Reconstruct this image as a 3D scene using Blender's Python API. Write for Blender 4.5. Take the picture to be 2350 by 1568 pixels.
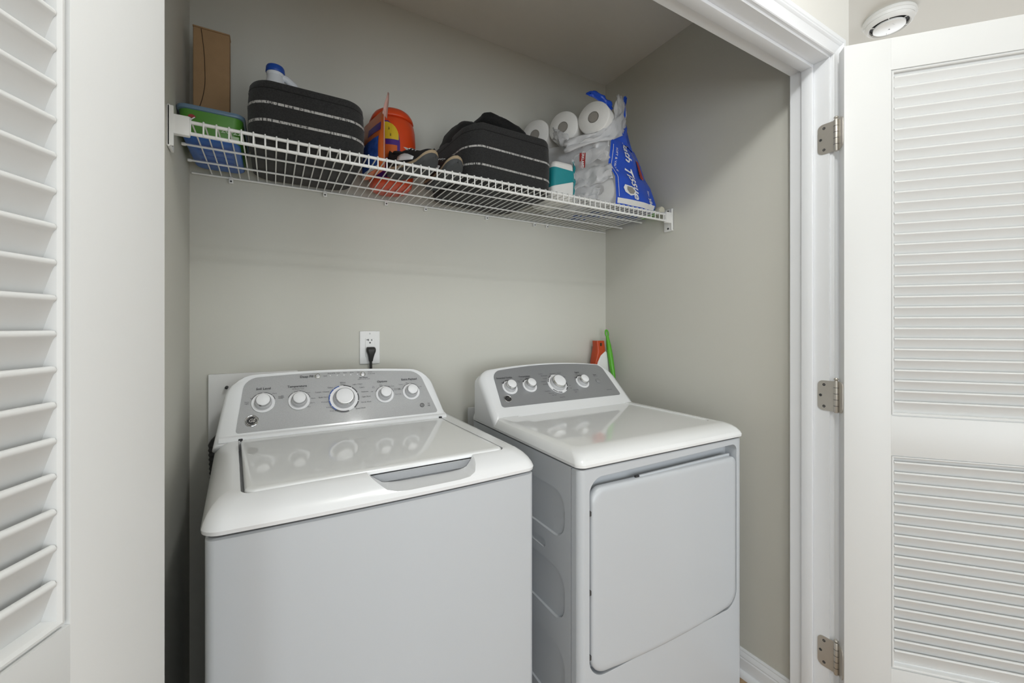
import bpy, bmesh, math, random
from mathutils import Vector, Matrix, noise
random.seed(7)
SC = bpy.context.scene
for o in list(bpy.data.objects):
    bpy.data.objects.remove(o, do_unlink=True)
COL = SC.collection

# ------------------------------------------------------------------ camera, world, lights, exposure
CAM_H = 1.24
F_PX, VX, HOR = 960.0, 2850.0, 749.0
cam_d = bpy.data.cameras.new('camera'); cam = bpy.data.objects.new('camera', cam_d); COL.objects.link(cam)
cam_d.sensor_fit = 'HORIZONTAL'; cam_d.sensor_width = 36.0; cam_d.lens = F_PX / 2350 * 36
cam_d.shift_y = (HOR - 784.0) / 2350; cam_d.clip_start = 0.02
cam.location = (0, 0, CAM_H)
YAW = math.atan2(F_PX, VX - 1175)              # closet depth axis to the left of the view axis
cam.rotation_euler = (math.pi/2, 0, -YAW)
SC.camera = cam

world = bpy.data.worlds.new('world'); SC.world = world; world.use_nodes = True
bg = world.node_tree.nodes['Background']; bg.inputs[0].default_value = (0.86, 0.93, 1.0, 1); bg.inputs[1].default_value = 1.0

def area(name, loc, rot, size, size_y, power, color, shape='RECTANGLE', spread=None):
    d = bpy.data.lights.new(name, 'AREA'); d.shape = shape; d.size = size; d.energy = power; d.color = color
    if shape == 'RECTANGLE': d.size_y = size_y
    o = bpy.data.objects.new(name, d); COL.objects.link(o); o.location = loc; o.rotation_euler = rot
    return o
# flush ceiling lamp of the hall, daylight through the windows of the room behind the camera, plus an added side fill
LAMP_W, WIN_W, SIDE_FILL_W = 18.5, (30.0, 25.0, 14.0), 37.0
lamp_d = bpy.data.lights.new('hall_globe_lamp', 'POINT'); lamp_d.energy = LAMP_W; lamp_d.color = (0.985, 1.0, 0.995); lamp_d.shadow_soft_size = 0.06
lamp = bpy.data.objects.new('hall_globe_lamp', lamp_d); COL.objects.link(lamp); lamp.location = (0.52, 0.09, 2.36)
WINX = [(-2.3, -1.0), (-0.4, 0.9), (1.5, 2.8)]      # tall glazed doors: left, middle, right
for i, (a_, b_) in enumerate(WINX):
    area('window_daylight_%d' % (i+1), ((a_+b_)/2, -2.93, 1.05), (math.pi/2, 0, 0), b_-a_, 1.9, WIN_W[i], (0.90, 0.96, 1.0))
area('window_daylight_side', (4.13, 1.5, 1.25), (math.pi/2, 0, math.pi/2), 1.8, 1.9, SIDE_FILL_W, (0.91, 0.965, 1.0))  # added fill to brighten the hall ceiling, not a known window
vs = SC.view_settings
vs.view_transform = 'Standard'; vs.look = 'None'; vs.gamma = 1.0; vs.use_curve_mapping = False
vs.exposure = 0.10

# ------------------------------------------------------------------ materials
MATS = {}
def srgb(r, g, b):
    f = lambda c: (c/255)/12.92 if c/255 <= 0.04045 else ((c/255+0.055)/1.055)**2.4
    return (f(r), f(g), f(b), 1)
def mat(name, col, rough=0.5, metal=0.0, var=0.04, vscale=30.0, bump=0.0, bscale=200.0, coat=0.0, alpha=1.0, spec=0.5, sheen=0.0, trans=0.0):
    m = bpy.data.materials.new(name); m.use_nodes = True; nt = m.node_tree; N = nt.nodes; L = nt.links
    b = N['Principled BSDF']; b.inputs['Roughness'].default_value = rough; b.inputs['Metallic'].default_value = metal
    b.inputs['Coat Weight'].default_value = coat; b.inputs['Coat Roughness'].default_value = 0.08
    b.inputs['Alpha'].default_value = alpha; b.inputs['Specular IOR Level'].default_value = spec
    b.inputs['Sheen Weight'].default_value = sheen; b.inputs['Transmission Weight'].default_value = trans
    tc = N.new('ShaderNodeTexCoord'); nz = N.new('ShaderNodeTexNoise'); nz.inputs['Scale'].default_value = vscale
    nz.inputs['Detail'].default_value = 3
    L.new(tc.outputs['Object'], nz.inputs['Vector'])
    mx = N.new('ShaderNodeMix'); mx.data_type = 'RGBA'
    mx.inputs['A'].default_value = tuple(max(0, c*(1-var)) for c in col[:3]) + (1,)
    mx.inputs['B'].default_value = tuple(min(1, c*(1+var)) for c in col[:3]) + (1,)
    L.new(nz.outputs['Fac'], mx.inputs['Factor']); L.new(mx.outputs['Result'], b.inputs['Base Color'])
    if bump > 0:
        n2 = N.new('ShaderNodeTexNoise'); n2.inputs['Scale'].default_value = bscale; n2.inputs['Detail'].default_value = 2
        L.new(tc.outputs['Object'], n2.inputs['Vector'])
        bp = N.new('ShaderNodeBump'); bp.inputs['Strength'].default_value = bump; bp.inputs['Distance'].default_value = 0.002
        L.new(n2.outputs['Fac'], bp.inputs['Height']); L.new(bp.outputs['Normal'], b.inputs['Normal'])
    MATS[name] = m
    return m
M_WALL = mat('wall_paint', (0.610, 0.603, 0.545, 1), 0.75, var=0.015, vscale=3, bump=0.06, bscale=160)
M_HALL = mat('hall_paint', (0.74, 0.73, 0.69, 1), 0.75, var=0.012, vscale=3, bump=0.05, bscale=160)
M_CEIL = mat('ceiling_paint', (0.74, 0.73, 0.69, 1), 0.85, var=0.012, vscale=3, bump=0.06, bscale=120)
M_TRIM = mat('trim_paint', (0.84, 0.855, 0.875, 1), 0.32, var=0.01, vscale=8)
M_DOOR = mat('door_paint', (0.715, 0.72, 0.712, 1), 0.38, var=0.012, vscale=8, bump=0.03, bscale=90)
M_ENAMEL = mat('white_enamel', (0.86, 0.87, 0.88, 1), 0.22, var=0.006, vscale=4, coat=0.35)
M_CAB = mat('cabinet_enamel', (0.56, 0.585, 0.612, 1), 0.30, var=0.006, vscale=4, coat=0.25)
M_LID = mat('glossy_lid', (0.88, 0.89, 0.89, 1), 0.06, var=0.004, vscale=4, coat=0.5)
M_PLASTIC = mat('white_plastic', (0.83, 0.83, 0.82, 1), 0.35, var=0.01)
M_SILVER = mat('silver_panel', (0.43, 0.435, 0.44, 1), 0.60, metal=0.40, var=0.20, vscale=620, coat=0.15)
M_SILVER2 = mat('grey_panel', (0.36, 0.368, 0.38, 1), 0.42, metal=0.5, var=0.06, vscale=620, coat=0.15)
M_KNOB = mat('knob_grey', (0.56, 0.56, 0.57, 1), 0.4, var=0.02)
M_CHROME = mat('chrome', (0.82, 0.82, 0.82, 1), 0.12, metal=1.0, var=0.01)
M_BLACK = mat('black_print', (0.02, 0.02, 0.022, 1), 0.5, var=0.05)
M_INK = mat('grey_print', (0.07, 0.07, 0.075, 1), 0.5, var=0.05)
M_BLUEINK = mat('blue_print', (0.025, 0.09, 0.34, 1), 0.45, var=0.05)
M_WHITEINK = mat('white_print', (0.85, 0.85, 0.86, 1), 0.4, var=0.02)
M_REDINK = mat('red_print', (0.35, 0.03, 0.03, 1), 0.4, var=0.05)
M_RUBBER = mat('black_rubber', (0.018, 0.018, 0.017, 1), 0.5, var=0.08)
M_NICKEL = mat('satin_nickel', (0.60, 0.57, 0.52, 1), 0.45, metal=0.85, var=0.04, vscale=60)
M_WIRE = mat('white_vinyl', (0.84, 0.84, 0.82, 1), 0.35, var=0.01)
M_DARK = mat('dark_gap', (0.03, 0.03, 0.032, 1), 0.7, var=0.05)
M_FELT = mat('charcoal_felt', (0.034, 0.034, 0.034, 1), 0.95, var=0.55, vscale=260, bump=0.5, bscale=520, spec=0.1, sheen=0.15)
M_BLACKCLOTH = mat('black_knit', (0.017, 0.017, 0.0165, 1), 0.95, var=0.5, vscale=220, bump=0.5, bscale=420, spec=0.1, sheen=0.1)
M_CARD = mat('brown_cardboard', (0.36, 0.225, 0.115, 1), 0.85, var=0.10, vscale=40, bump=0.1, bscale=180)
M_CARDEDGE = mat('dark_cardboard', (0.05, 0.03, 0.015, 1), 0.9, var=0.1)
M_BLUEPL = mat('blue_plastic', (0.035, 0.14, 0.48, 1), 0.35, var=0.05, vscale=10)
M_CLEARBLUE = mat('clear_blue_plastic', (0.20, 0.32, 0.45, 1), 0.2, var=0.04, alpha=0.75)
M_GREEN = mat('green_label', (0.085, 0.27, 0.035, 1), 0.35, var=0.10, vscale=14)
M_PALEGREEN = mat('pale_green_print', (0.45, 0.60, 0.40, 1), 0.4, var=0.05)
M_ORANGE = mat('orange_plastic', (0.68, 0.065, 0.012, 1), 0.33, var=0.04, vscale=8)
M_ORANGEBAG = mat('orange_film', (0.62, 0.13, 0.025, 1), 0.28, var=0.12, vscale=18)
M_PINK = mat('pink_film', (0.62, 0.36, 0.31, 1), 0.4, var=0.06)
M_BLUEPODS = mat('blue_pods', (0.035, 0.10, 0.42, 1), 0.18, var=0.75, vscale=45)
M_YELLOW = mat('yellow_print', (0.68, 0.46, 0.02, 1), 0.4, var=0.04)
M_PURPLE = mat('purple_print', (0.065, 0.015, 0.20, 1), 0.4, var=0.08)
M_MAGENTA = mat('magenta_print', (0.16, 0.012, 0.20, 1), 0.4, var=0.08)
M_BOTTLE = mat('white_bottle', (0.78, 0.80, 0.83, 1), 0.35, var=0.02)
M_BLUECAP = mat('blue_cap', (0.012, 0.075, 0.40, 1), 0.35, var=0.04)
M_SOLE = mat('grey_sole', (0.065, 0.068, 0.070, 1), 0.8, var=0.12, vscale=60, bump=0.2)
M_TAN = mat('tan_midsole', (0.40, 0.31, 0.20, 1), 0.8, var=0.10, vscale=80)
M_SHOE = mat('black_upper', (0.012, 0.012, 0.013, 1), 0.8, var=0.15, vscale=60)
M_PAPER = mat('white_tissue', (0.80, 0.79, 0.76, 1), 0.95, var=0.02, vscale=60, bump=0.25, bscale=300, spec=0.1)
M_CORE = mat('grey_core', (0.30, 0.28, 0.25, 1), 0.95, var=0.06)
M_FILM = mat('white_film', (0.78, 0.78, 0.79, 1), 0.22, var=0.07, vscale=26, bump=0.8, bscale=42, alpha=0.62)
M_FILM2 = mat('printed_white_film', (0.74, 0.74, 0.75, 1), 0.25, var=0.07, vscale=26, bump=0.8, bscale=42, alpha=0.40)
M_BLUEFILM = mat('blue_film', (0.018, 0.085, 0.56, 1), 0.25, var=0.22, vscale=14, bump=0.7, bscale=34)
M_TEAL = mat('teal_film', (0.015, 0.26, 0.29, 1), 0.3, var=0.12, vscale=20, bump=0.3, bscale=60)
M_CREAM = mat('cream_plastic', (0.72, 0.69, 0.56, 1), 0.5, var=0.03)
M_GREENPL = mat('green_plastic', (0.10, 0.42, 0.025, 1), 0.3, var=0.08, vscale=14)
M_REDOR = mat('red_orange_plastic', (0.50, 0.06, 0.012, 1), 0.35, var=0.08)
M_HOSE = mat('grey_hose', (0.05, 0.05, 0.05, 1), 0.5, var=0.06)
M_STITCH = bpy.data.materials.new('white_stitching')
def stitch_mat():
    m = M_STITCH; m.use_nodes = True; N = m.node_tree.nodes; L = m.node_tree.links; b = N['Principled BSDF']
    b.inputs['Roughness'].default_value = 0.95
    tc = N.new('ShaderNodeTexCoord'); w = N.new('ShaderNodeTexNoise'); w.inputs['Scale'].default_value = 330
    mp = N.new('ShaderNodeMapping'); mp.inputs['Scale'].default_value = (1, 1, 0.15)
    cr = N.new('ShaderNodeValToRGB'); cr.color_ramp.elements[0].position = 0.36; cr.color_ramp.elements[0].color = (0.05, 0.05, 0.05, 1)
    cr.color_ramp.elements[1].position = 0.5; cr.color_ramp.elements[1].color = (0.50, 0.49, 0.47, 1)
    L.new(tc.outputs['Object'], mp.inputs['Vector']); L.new(mp.outputs['Vector'], w.inputs['Vector']); L.new(w.outputs['Fac'], cr.inputs['Fac'])
    L.new(cr.outputs['Color'], b.inputs['Base Color'])
stitch_mat()
def wood_mat():
    m = bpy.data.materials.new('oak_plank'); m.use_nodes = True; N = m.node_tree.nodes; L = m.node_tree.links; b = N['Principled BSDF']
    b.inputs['Roughness'].default_value = 0.4
    tc = N.new('ShaderNodeTexCoord'); oi = N.new('ShaderNodeObjectInfo')
    mp = N.new('ShaderNodeMapping'); mp.inputs['Scale'].default_value = (3, 45, 10)
    nz = N.new('ShaderNodeTexNoise'); nz.noise_dimensions = '4D'; nz.inputs['Scale'].default_value = 1.4; nz.inputs['Detail'].default_value = 6
    mu = N.new('ShaderNodeMath'); mu.operation = 'MULTIPLY'; mu.inputs[1].default_value = 40
    L.new(oi.outputs['Random'], mu.inputs[0]); L.new(mu.outputs[0], nz.inputs['W'])
    cr = N.new('ShaderNodeValToRGB'); cr.color_ramp.elements[0].position = 0.3; cr.color_ramp.elements[0].color = (0.27, 0.165, 0.080, 1)
    cr.color_ramp.elements[1].position = 0.72; cr.color_ramp.elements[1].color = (0.50, 0.335, 0.185, 1)
    L.new(tc.outputs['Object'], mp.inputs['Vector']); L.new(mp.outputs['Vector'], nz.inputs['Vector'])
    L.new(nz.outputs['Fac'], cr.inputs['Fac']); L.new(cr.outputs['Color'], b.inputs['Base Color'])
    return m
M_WOOD = wood_mat()

# ------------------------------------------------------------------ mesh helpers (all take world coordinates)
def new_mesh(verts, faces, smooth=None):
    me = bpy.data.meshes.new('m'); me.from_pydata([tuple(v) for v in verts], [], faces); me.update()
    bm = bmesh.new(); bm.from_mesh(me); bmesh.ops.recalc_face_normals(bm, faces=bm.faces); bm.to_mesh(me); bm.free()
    if smooth is not None: shade(me, smooth)
    return me
def shade(me, ang=40):
    me.polygons.foreach_set('use_smooth', [True]*len(me.polygons)); me.set_sharp_from_angle(angle=math.radians(ang)); me.update()
def bm_mesh(bm, smooth=None):
    me = bpy.data.meshes.new('m'); bm.to_mesh(me); bm.free()
    if smooth is not None: shade(me, smooth)
    return me
def box_me(x0, x1, y0, y1, z0, z1, bevel=0, seg=2, smooth=35):
    bm = bmesh.new(); bmesh.ops.create_cube(bm, size=1)
    for v in bm.verts:
        v.co = Vector(((x0+x1)/2+v.co.x*(x1-x0), (y0+y1)/2+v.co.y*(y1-y0), (z0+z1)/2+v.co.z*(z1-z0)))
    if bevel > 0: bmesh.ops.bevel(bm, geom=bm.edges[:], offset=bevel, segments=seg, affect='EDGES', profile=0.5, clamp_overlap=True)
    return bm_mesh(bm, smooth if bevel > 0 else None)
def loft_me(rings, cap0=True, cap1=True, closed=True, smooth=40):
    n = len(rings[0]); V = [p for r in rings for p in r]; Fc = []
    for i in range(len(rings)-1):
        for j in range(n if closed else n-1):
            k = (j+1) % n
            Fc.append((i*n+j, i*n+k, (i+1)*n+k, (i+1)*n+j))
    if cap0: Fc.append(tuple(range(n)))
    if cap1: Fc.append(tuple((len(rings)-1)*n+j for j in range(n)))
    return new_mesh(V, Fc, smooth)
def lathe_me(prof, c=(0, 0, 0), axis=(0, 0, 1), n=28, smooth=40, xdir=None):
    a = Vector(axis).normalized(); x = Vector(xdir) if xdir else a.orthogonal(); x = (x - a*x.dot(a)).normalized(); y = a.cross(x); c = Vector(c)
    rings = []
    for r, h in prof:
        r = max(r, 1e-5)
        rings.append([c + a*h + (x*math.cos(2*math.pi*k/n) + y*math.sin(2*math.pi*k/n))*r for k in range(n)])
    return loft_me(rings, True, True, True, smooth)
def tube_me(pts, r, n=8, smooth=60, radii=None):
    pts = [Vector(p) for p in pts]; rings = []
    t0 = (pts[1]-pts[0]).normalized(); x = t0.orthogonal().normalized()
    for i, p in enumerate(pts):
        if i == 0: t = pts[1]-pts[0]
        elif i == len(pts)-1: t = pts[-1]-pts[-2]
        else: t = (pts[i+1]-p).normalized() + (p-pts[i-1]).normalized()
        t.normalize(); x = (x - t*x.dot(t)).normalized(); y = t.cross(x)
        rr = radii[i] if radii else r
        if 0 < i < len(pts)-1:
            cs = max(0.5, (pts[i+1]-p).normalized().dot(t)); 
        rings.append([p + (x*math.cos(2*math.pi*k/n) + y*math.sin(2*math.pi*k/n))*rr for k in range(n)])
    return loft_me(rings, True, True, True, smooth)
def rpoly(corners, radii, n=5):
    out = []; m = len(corners)
    if not hasattr(radii, '__len__'): radii = [radii]*m
    for i in range(m):
        p = Vector(corners[i]); a = (Vector(corners[i-1])-p); b = (Vector(corners[(i+1) % m])-p)
        r = min(radii[i], a.length*0.49, b.length*0.49); s = p+a.normalized()*r; e = p+b.normalized()*r
        for k in range(n+1):
            t = k/n; w = 0.62                                   # rational bezier, near a circle arc
            q = (s*(1-t)**2 + p*(2*t*(1-t)*w) + e*t*t) / ((1-t)**2 + 2*t*(1-t)*w + t*t)
            out.append(q)
    return out
def inset_poly(corners, d):
    m = len(corners); C = [Vector(c) for c in corners]
    A = sum(C[i].x*C[(i+1) % m].y - C[(i+1) % m].x*C[i].y for i in range(m)); sg = 1 if A > 0 else -1
    if not hasattr(d, '__len__'): d = [d]*m
    L = []
    for i in range(m):
        a, b = C[i], C[(i+1) % m]; t = (b-a).normalized(); nrm = Vector((-t.y, t.x))*sg
        L.append((a+nrm*d[i], t))
    out = []
    for i in range(m):
        p, t = L[i-1]; q, u = L[i]; den = t.x*u.y-t.y*u.x; w = q-p
        s = (w.x*u.y-w.y*u.x)/den; out.append(p+t*s)
    return out
def at_z(poly, z): return [Vector((p.x, p.y, z)) for p in poly]
def boolean(me, cutters, op='DIFFERENCE'):
    o = bpy.data.objects.new('tmp', me); COL.objects.link(o); cs = []
    for c in cutters:
        co = bpy.data.objects.new('cut', c); COL.objects.link(co); cs.append(co)
        md = o.modifiers.new('b', 'BOOLEAN'); md.operation = op; md.solver = 'EXACT'; md.object = co
    dg = bpy.context.evaluated_depsgraph_get(); dg.update()
    res = bpy.data.meshes.new_from_object(o.evaluated_get(dg))
    for x in cs+[o]: bpy.data.objects.remove(x, do_unlink=True)
    return res
def bevelled(me, w=0.002, seg=2, ang=35, smooth=40):
    """bevel sharp edges (w > 0) and weight the normals by face area, so that large flat faces stay flat"""
    me.polygons.foreach_set('use_smooth', [True]*len(me.polygons))
    o = bpy.data.objects.new('tmp', me); COL.objects.link(o)
    if w > 0:
        md = o.modifiers.new('b', 'BEVEL'); md.width = w; md.segments = seg; md.limit_method = 'ANGLE'; md.angle_limit = math.radians(ang); md.use_clamp_overlap = True
    wn = o.modifiers.new('w', 'WEIGHTED_NORMAL'); wn.mode = 'FACE_AREA'; wn.weight = 100; wn.keep_sharp = True
    dg = bpy.context.evaluated_depsgraph_get(); dg.update()
    res = bpy.data.meshes.new_from_object(o.evaluated_get(dg)); bpy.data.objects.remove(o, do_unlink=True)
    return res
def join_me(meshes, smooth=None):
    bm = bmesh.new()
    for m in meshes: bm.from_mesh(m)
    return bm_mesh(bm, smooth)
def extrude_poly(pts2, to3, d0, d1, smooth=None):
    """pts2: outline; to3(x, y, d) -> world point"""
    return loft_me([[to3(p[0], p[1], d0) for p in pts2], [to3(p[0], p[1], d1) for p in pts2]], smooth=smooth if smooth else 30)

# ------------------------------------------------------------------ scene-graph helpers
def empty(name, loc=(0, 0, 0), rotz=0.0, mtx=None):
    o = bpy.data.objects.new(name, None); o.empty_display_size = 0.05; COL.objects.link(o)
    o.matrix_world = mtx if mtx is not None else Matrix.Translation(Vector(loc)) @ Matrix.Rotation(rotz, 4, 'Z')
    return o
WM = {}
def wmat(o):
    if o is None: return Matrix.Identity(4)
    return wmat(o.parent) @ o.matrix_basis
def obj(name, me, m, parent=None, local=False, origin=None):
    """mesh given in world coordinates (local=True: in the parent's); top-level ones get their origin at `origin` or the base centre"""
    if parent is not None:
        if not local: me.transform(wmat(parent).inverted())
        o = bpy.data.objects.new(name, me); COL.objects.link(o); o.parent = parent
    else:
        xs = [v.co for v in me.vertices]
        if origin is None:
            origin = Vector(((min(v.x for v in xs)+max(v.x for v in xs))/2, (min(v.y for v in xs)+max(v.y for v in xs))/2, min(v.z for v in xs)))
        me.transform(Matrix.Translation(-Vector(origin)))
        o = bpy.data.objects.new(name, me); COL.objects.link(o); o.location = origin
    me.name = name
    if m is not None and not len(me.materials): me.materials.append(m)
    return o
def tag(o, label=None, cat=None, group=None, kind=None):
    if label: o['label'] = label
    if cat: o['category'] = cat
    if group: o['group'] = group
    if kind: o['kind'] = kind
    return o
def struct(name, me, m, label=None, parent=None):
    o = obj(name, me, m, parent)
    if parent is None: o['kind'] = 'structure'
    if label: o['label'] = label
    if parent is None and label: o['category'] = name.split('_')[0]
    return o
def share(src, parent, loc=(0, 0, 0)):
    o = src.copy(); COL.objects.link(o); o.parent = parent; o.location = loc
    return o
def text_pts(body, size, bold=False, shear=0.0, align='CENTER'):
    c = bpy.data.curves.new('t', 'FONT'); c.body = body; c.size = size; c.align_x = align; c.align_y = 'CENTER'; c.resolution_u = 2; c.shear = shear
    if bold: c.offset = size*0.018
    o = bpy.data.objects.new('t', c); COL.objects.link(o)
    dg = bpy.context.evaluated_depsgraph_get(); dg.update()
    me = bpy.data.meshes.new_from_object(o.evaluated_get(dg)); bpy.data.objects.remove(o, do_unlink=True)
    return [v.co.copy() for v in me.vertices], [tuple(p.vertices) for p in me.polygons]
class Print:
    """flat print collected on one surface: to3(x, y, h) maps panel coordinates to the world"""
    def __init__(self, to3): self.V = []; self.F = []; self.to3 = to3
    def text(self, body, x, y, size, rot=0.0, h=0.0006, **k):
        v, f = text_pts(body, size, **k); b = len(self.V); c, s = math.cos(rot), math.sin(rot)
        self.V += [self.to3(x+p.x*c-p.y*s, y+p.x*s+p.y*c, h) for p in v]; self.F += [tuple(i+b for i in q) for q in f]
    def poly(self, pts, h=0.0006):
        b = len(self.V); self.V += [self.to3(p[0], p[1], h) for p in pts]; self.F.append(tuple(range(b, b+len(pts))))
    def arc(self, x, y, r0, r1, a0, a1, h=0.0006, n=14):
        b = len(self.V)
        for k in range(n+1):
            a = a0+(a1-a0)*k/n
            for r in (r0, r1): self.V.append(self.to3(x+r*math.cos(a), y+r*math.sin(a), h))
        for k in range(n): self.F.append((b+2*k, b+2*k+1, b+2*k+3, b+2*k+2))
    def build(self, name, m, parent):
        me = bpy.data.meshes.new(name); me.from_pydata([tuple(v) for v in self.V], [], self.F); me.update()
        o = obj(name, me, m, parent); o['kind'] = 'stuff'
        return o

# ================================================================== THE ROOM
XR, YB, ZC = 1.463, 1.60, 2.457                 # closet: right wall, back wall, ceiling
XJL, XJR = -0.133, 1.430                        # jamb faces of the door opening
YF0, YF1 = 0.607, 0.716                         # front wall: hall face, closet face
ZH = 2.036                                      # head jamb
X_OUT = 1.553                                   # outer corner of the closet block
def lw(y): return -0.2194 + (1.6-y)*0.0385      # left closet wall runs very slightly out of square
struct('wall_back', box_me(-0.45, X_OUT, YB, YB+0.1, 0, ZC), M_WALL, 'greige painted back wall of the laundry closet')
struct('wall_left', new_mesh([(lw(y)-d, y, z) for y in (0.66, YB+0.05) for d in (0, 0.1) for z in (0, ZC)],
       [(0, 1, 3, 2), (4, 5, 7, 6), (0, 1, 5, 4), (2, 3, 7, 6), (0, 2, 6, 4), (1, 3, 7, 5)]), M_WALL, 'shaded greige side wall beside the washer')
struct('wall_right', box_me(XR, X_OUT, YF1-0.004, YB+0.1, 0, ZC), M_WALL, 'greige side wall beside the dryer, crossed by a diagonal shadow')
def wall_front():
    a = box_me(-2.6, XJL-0.02, YF0, YF1, 0, ZC); b = box_me(XJR+0.02, X_OUT, YF0, YF1, 0, ZC); c = box_me(XJL-0.02, XJR+0.02, YF0, YF1, ZH+0.02, ZC)
    return join_me([a, b, c])
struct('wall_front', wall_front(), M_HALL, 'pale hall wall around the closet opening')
struct('ceiling', box_me(-2.6, 4.3, -3.0, 3.2, ZC, ZC+0.1), M_CEIL, 'flat ceiling over the hall and the closet')
struct('wall_hall_side', join_me([box_me(4.2, 4.3, -3.0, 0.6, 0, ZC), box_me(4.2, 4.3, 2.4, 3.2, 0, ZC), box_me(4.2, 4.3, 0.6, 2.4, 0, 0.3), box_me(4.2, 4.3, 0.6, 2.4, 2.2, ZC)]), M_HALL, 'pale hall wall beyond the open right door')  # opening left for the added side fill
struct('wall_hall_end', box_me(X_OUT, 4.3, 3.1, 3.2, 0, ZC), M_HALL, 'pale wall at the far end of the hall')
wp = [box_me(-2.7, 4.3, -3.0, -2.9, 2.0, ZC), box_me(-2.7, 4.3, -3.0, -2.9, 0, 0.10)]
xe = [-2.7]+[e for w in WINX for e in w]+[4.3]
for i in range(0, len(xe), 2): wp.append(box_me(xe[i], xe[i+1], -3.0, -2.9, 0.10, 2.0))
struct('wall_opposite', join_me(wp), M_HALL, 'pale wall with three tall windows behind the camera')
struct('wall_hall_left', box_me(-2.7, -2.6, -3.0, YF1, 0, ZC), M_HALL, 'pale hall wall on the far left')
# floor of oak planks
fl = struct('floor', box_me(-2.6, 4.3, -3.0, 3.2, -0.06, -0.012), M_WOOD, 'brown oak plank floor')
plank = box_me(0, 1.196, 0, 0.121, -0.012, 0, bevel=0.0012, seg=1)
plank.materials.append(M_WOOD)
first = None; cnt = 0
for r in range(-6, 13):
    off = (r*0.37) % 1.2
    x = -0.6-off
    while x < 2.6:
        if first is None:
            first = bpy.data.objects.new('plank', plank); COL.objects.link(first); first.parent = fl; p = first
        else: p = share(first, fl)
        p.location = Vector((x, r*0.1225+0.05, 0)) - fl.location
        x += 1.2; cnt += 1

# baseboards
def profile_x(prof, path, flip=1, smooth=30):
    """sweep a profile [(out, up)] along a straight or bent floor path [(x, y)], out = to the left of the direction * flip"""
    rings = []; P = [Vector(p) for p in path]
    for i, p in enumerate(P):
        d0 = (P[i]-P[i-1]).normalized() if i else (P[1]-P[0]).normalized()
        d1 = (P[i+1]-P[i]).normalized() if i < len(P)-1 else d0
        n0 = Vector((-d0.y, d0.x)); n1 = Vector((-d1.y, d1.x)); n = (n0+n1); n = n/(n.dot(n0))
        rings.append([Vector((p.x+n.x*o*flip, p.y+n.y*o*flip, z)) for o, z in prof])
    return loft_me(rings, True, True, True, smooth)
BB = [(0, 0), (0.013, 0), (0.013, 0.056), (0.0105, 0.060), (0.0115, 0.064), (0.0085, 0.074), (0.006, 0.078), (0.0062, 0.082), (0.003, 0.088), (0, 0.088)]
QR = [(0.013, 0.0), (0.030, 0.0), (0.0295, 0.006), (0.0265, 0.012), (0.021, 0.0165), (0.013, 0.0185)]
def baseboard(name, path, flip, label):
    b = struct(name, profile_x(BB, path, flip), M_TRIM, label)
    obj('shoe_moulding', profile_x(QR, path, flip), M_TRIM, b)
baseboard('baseboard_right', [(XR, YF1), (XR, YB)], 1, 'white baseboard with quarter round below the right closet wall')
baseboard('baseboard_back', [(lw(YB), YB), (XR-0.03, YB)], -1, 'white baseboard along the closet back wall')

# ------------------------------------------------------------------ door frame: jambs, stops, casing
def frame():
    j = struct('trim_1', box_me(XJR, XJR+0.021, YF0, YF1, 0, ZH+0.02, 0.001, 1), M_TRIM, 'white right jamb of the closet opening')
    obj('door_stop', box_me(XJR-0.0105, XJR, 0.6475, 0.6785, 0, ZH, 0.002, 2), M_TRIM, j)
    j = struct('trim_2', box_me(XJL-0.021, XJL, YF0, YF1, 0, ZH+0.02, 0.001, 1), M_TRIM, 'white left jamb of the closet opening')
    obj('door_stop', box_me(XJL, XJL+0.0105, 0.6475, 0.6785, 0, ZH, 0.002, 2), M_TRIM, j)
    j = struct('trim_3', box_me(XJL, XJR, YF0, YF1, ZH, ZH+0.02, 0.001, 1), M_TRIM, 'white head jamb of the closet opening')
    obj('door_stop', box_me(XJL+0.0105, XJR-0.0105, 0.6475, 0.6785, ZH-0.0105, ZH, 0.002, 2), M_TRIM, j)
    # colonial casing: (distance from the opening, thickness)
    P = [(0.0, 0.0), (0.0, 0.0075), (0.002, 0.0095), (0.006, 0.0095), (0.0085, 0.0078), (0.011, 0.0088), (0.026, 0.0105), (0.031, 0.0122), (0.034, 0.0155), (0.0365, 0.0170),
         (0.0395, 0.0150), (0.0415, 0.0152), (0.044, 0.0172), (0.055, 0.0172), (0.0575, 0.0155), (0.0585, 0.0130), (0.0585, 0.0)]
    ri = 0.006
    def vert(name, x, s, label):
        r0 = [Vector((x+s*(ri+o), YF0-t, 0)) for o, t in P]; r1 = [Vector((x+s*(ri+o), YF0-t, ZH+ri+o)) for o, t in P]
        struct(name, loft_me([r0, r1], smooth=28), M_TRIM, label)
    vert('trim_4', XJR, 1, 'white moulded casing up the right side of the opening')
    vert('trim_5', XJL, -1, 'white moulded casing up the left side of the opening')
    r0 = [Vector((XJL-ri-o, YF0-t, ZH+ri+o)) for o, t in P]; r1 = [Vector((XJR+ri+o, YF0-t, ZH+ri+o)) for o, t in P]
    struct('trim_6', loft_me([r0, r1], smooth=28), M_TRIM, 'white moulded head casing above the opening')
frame()

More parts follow.
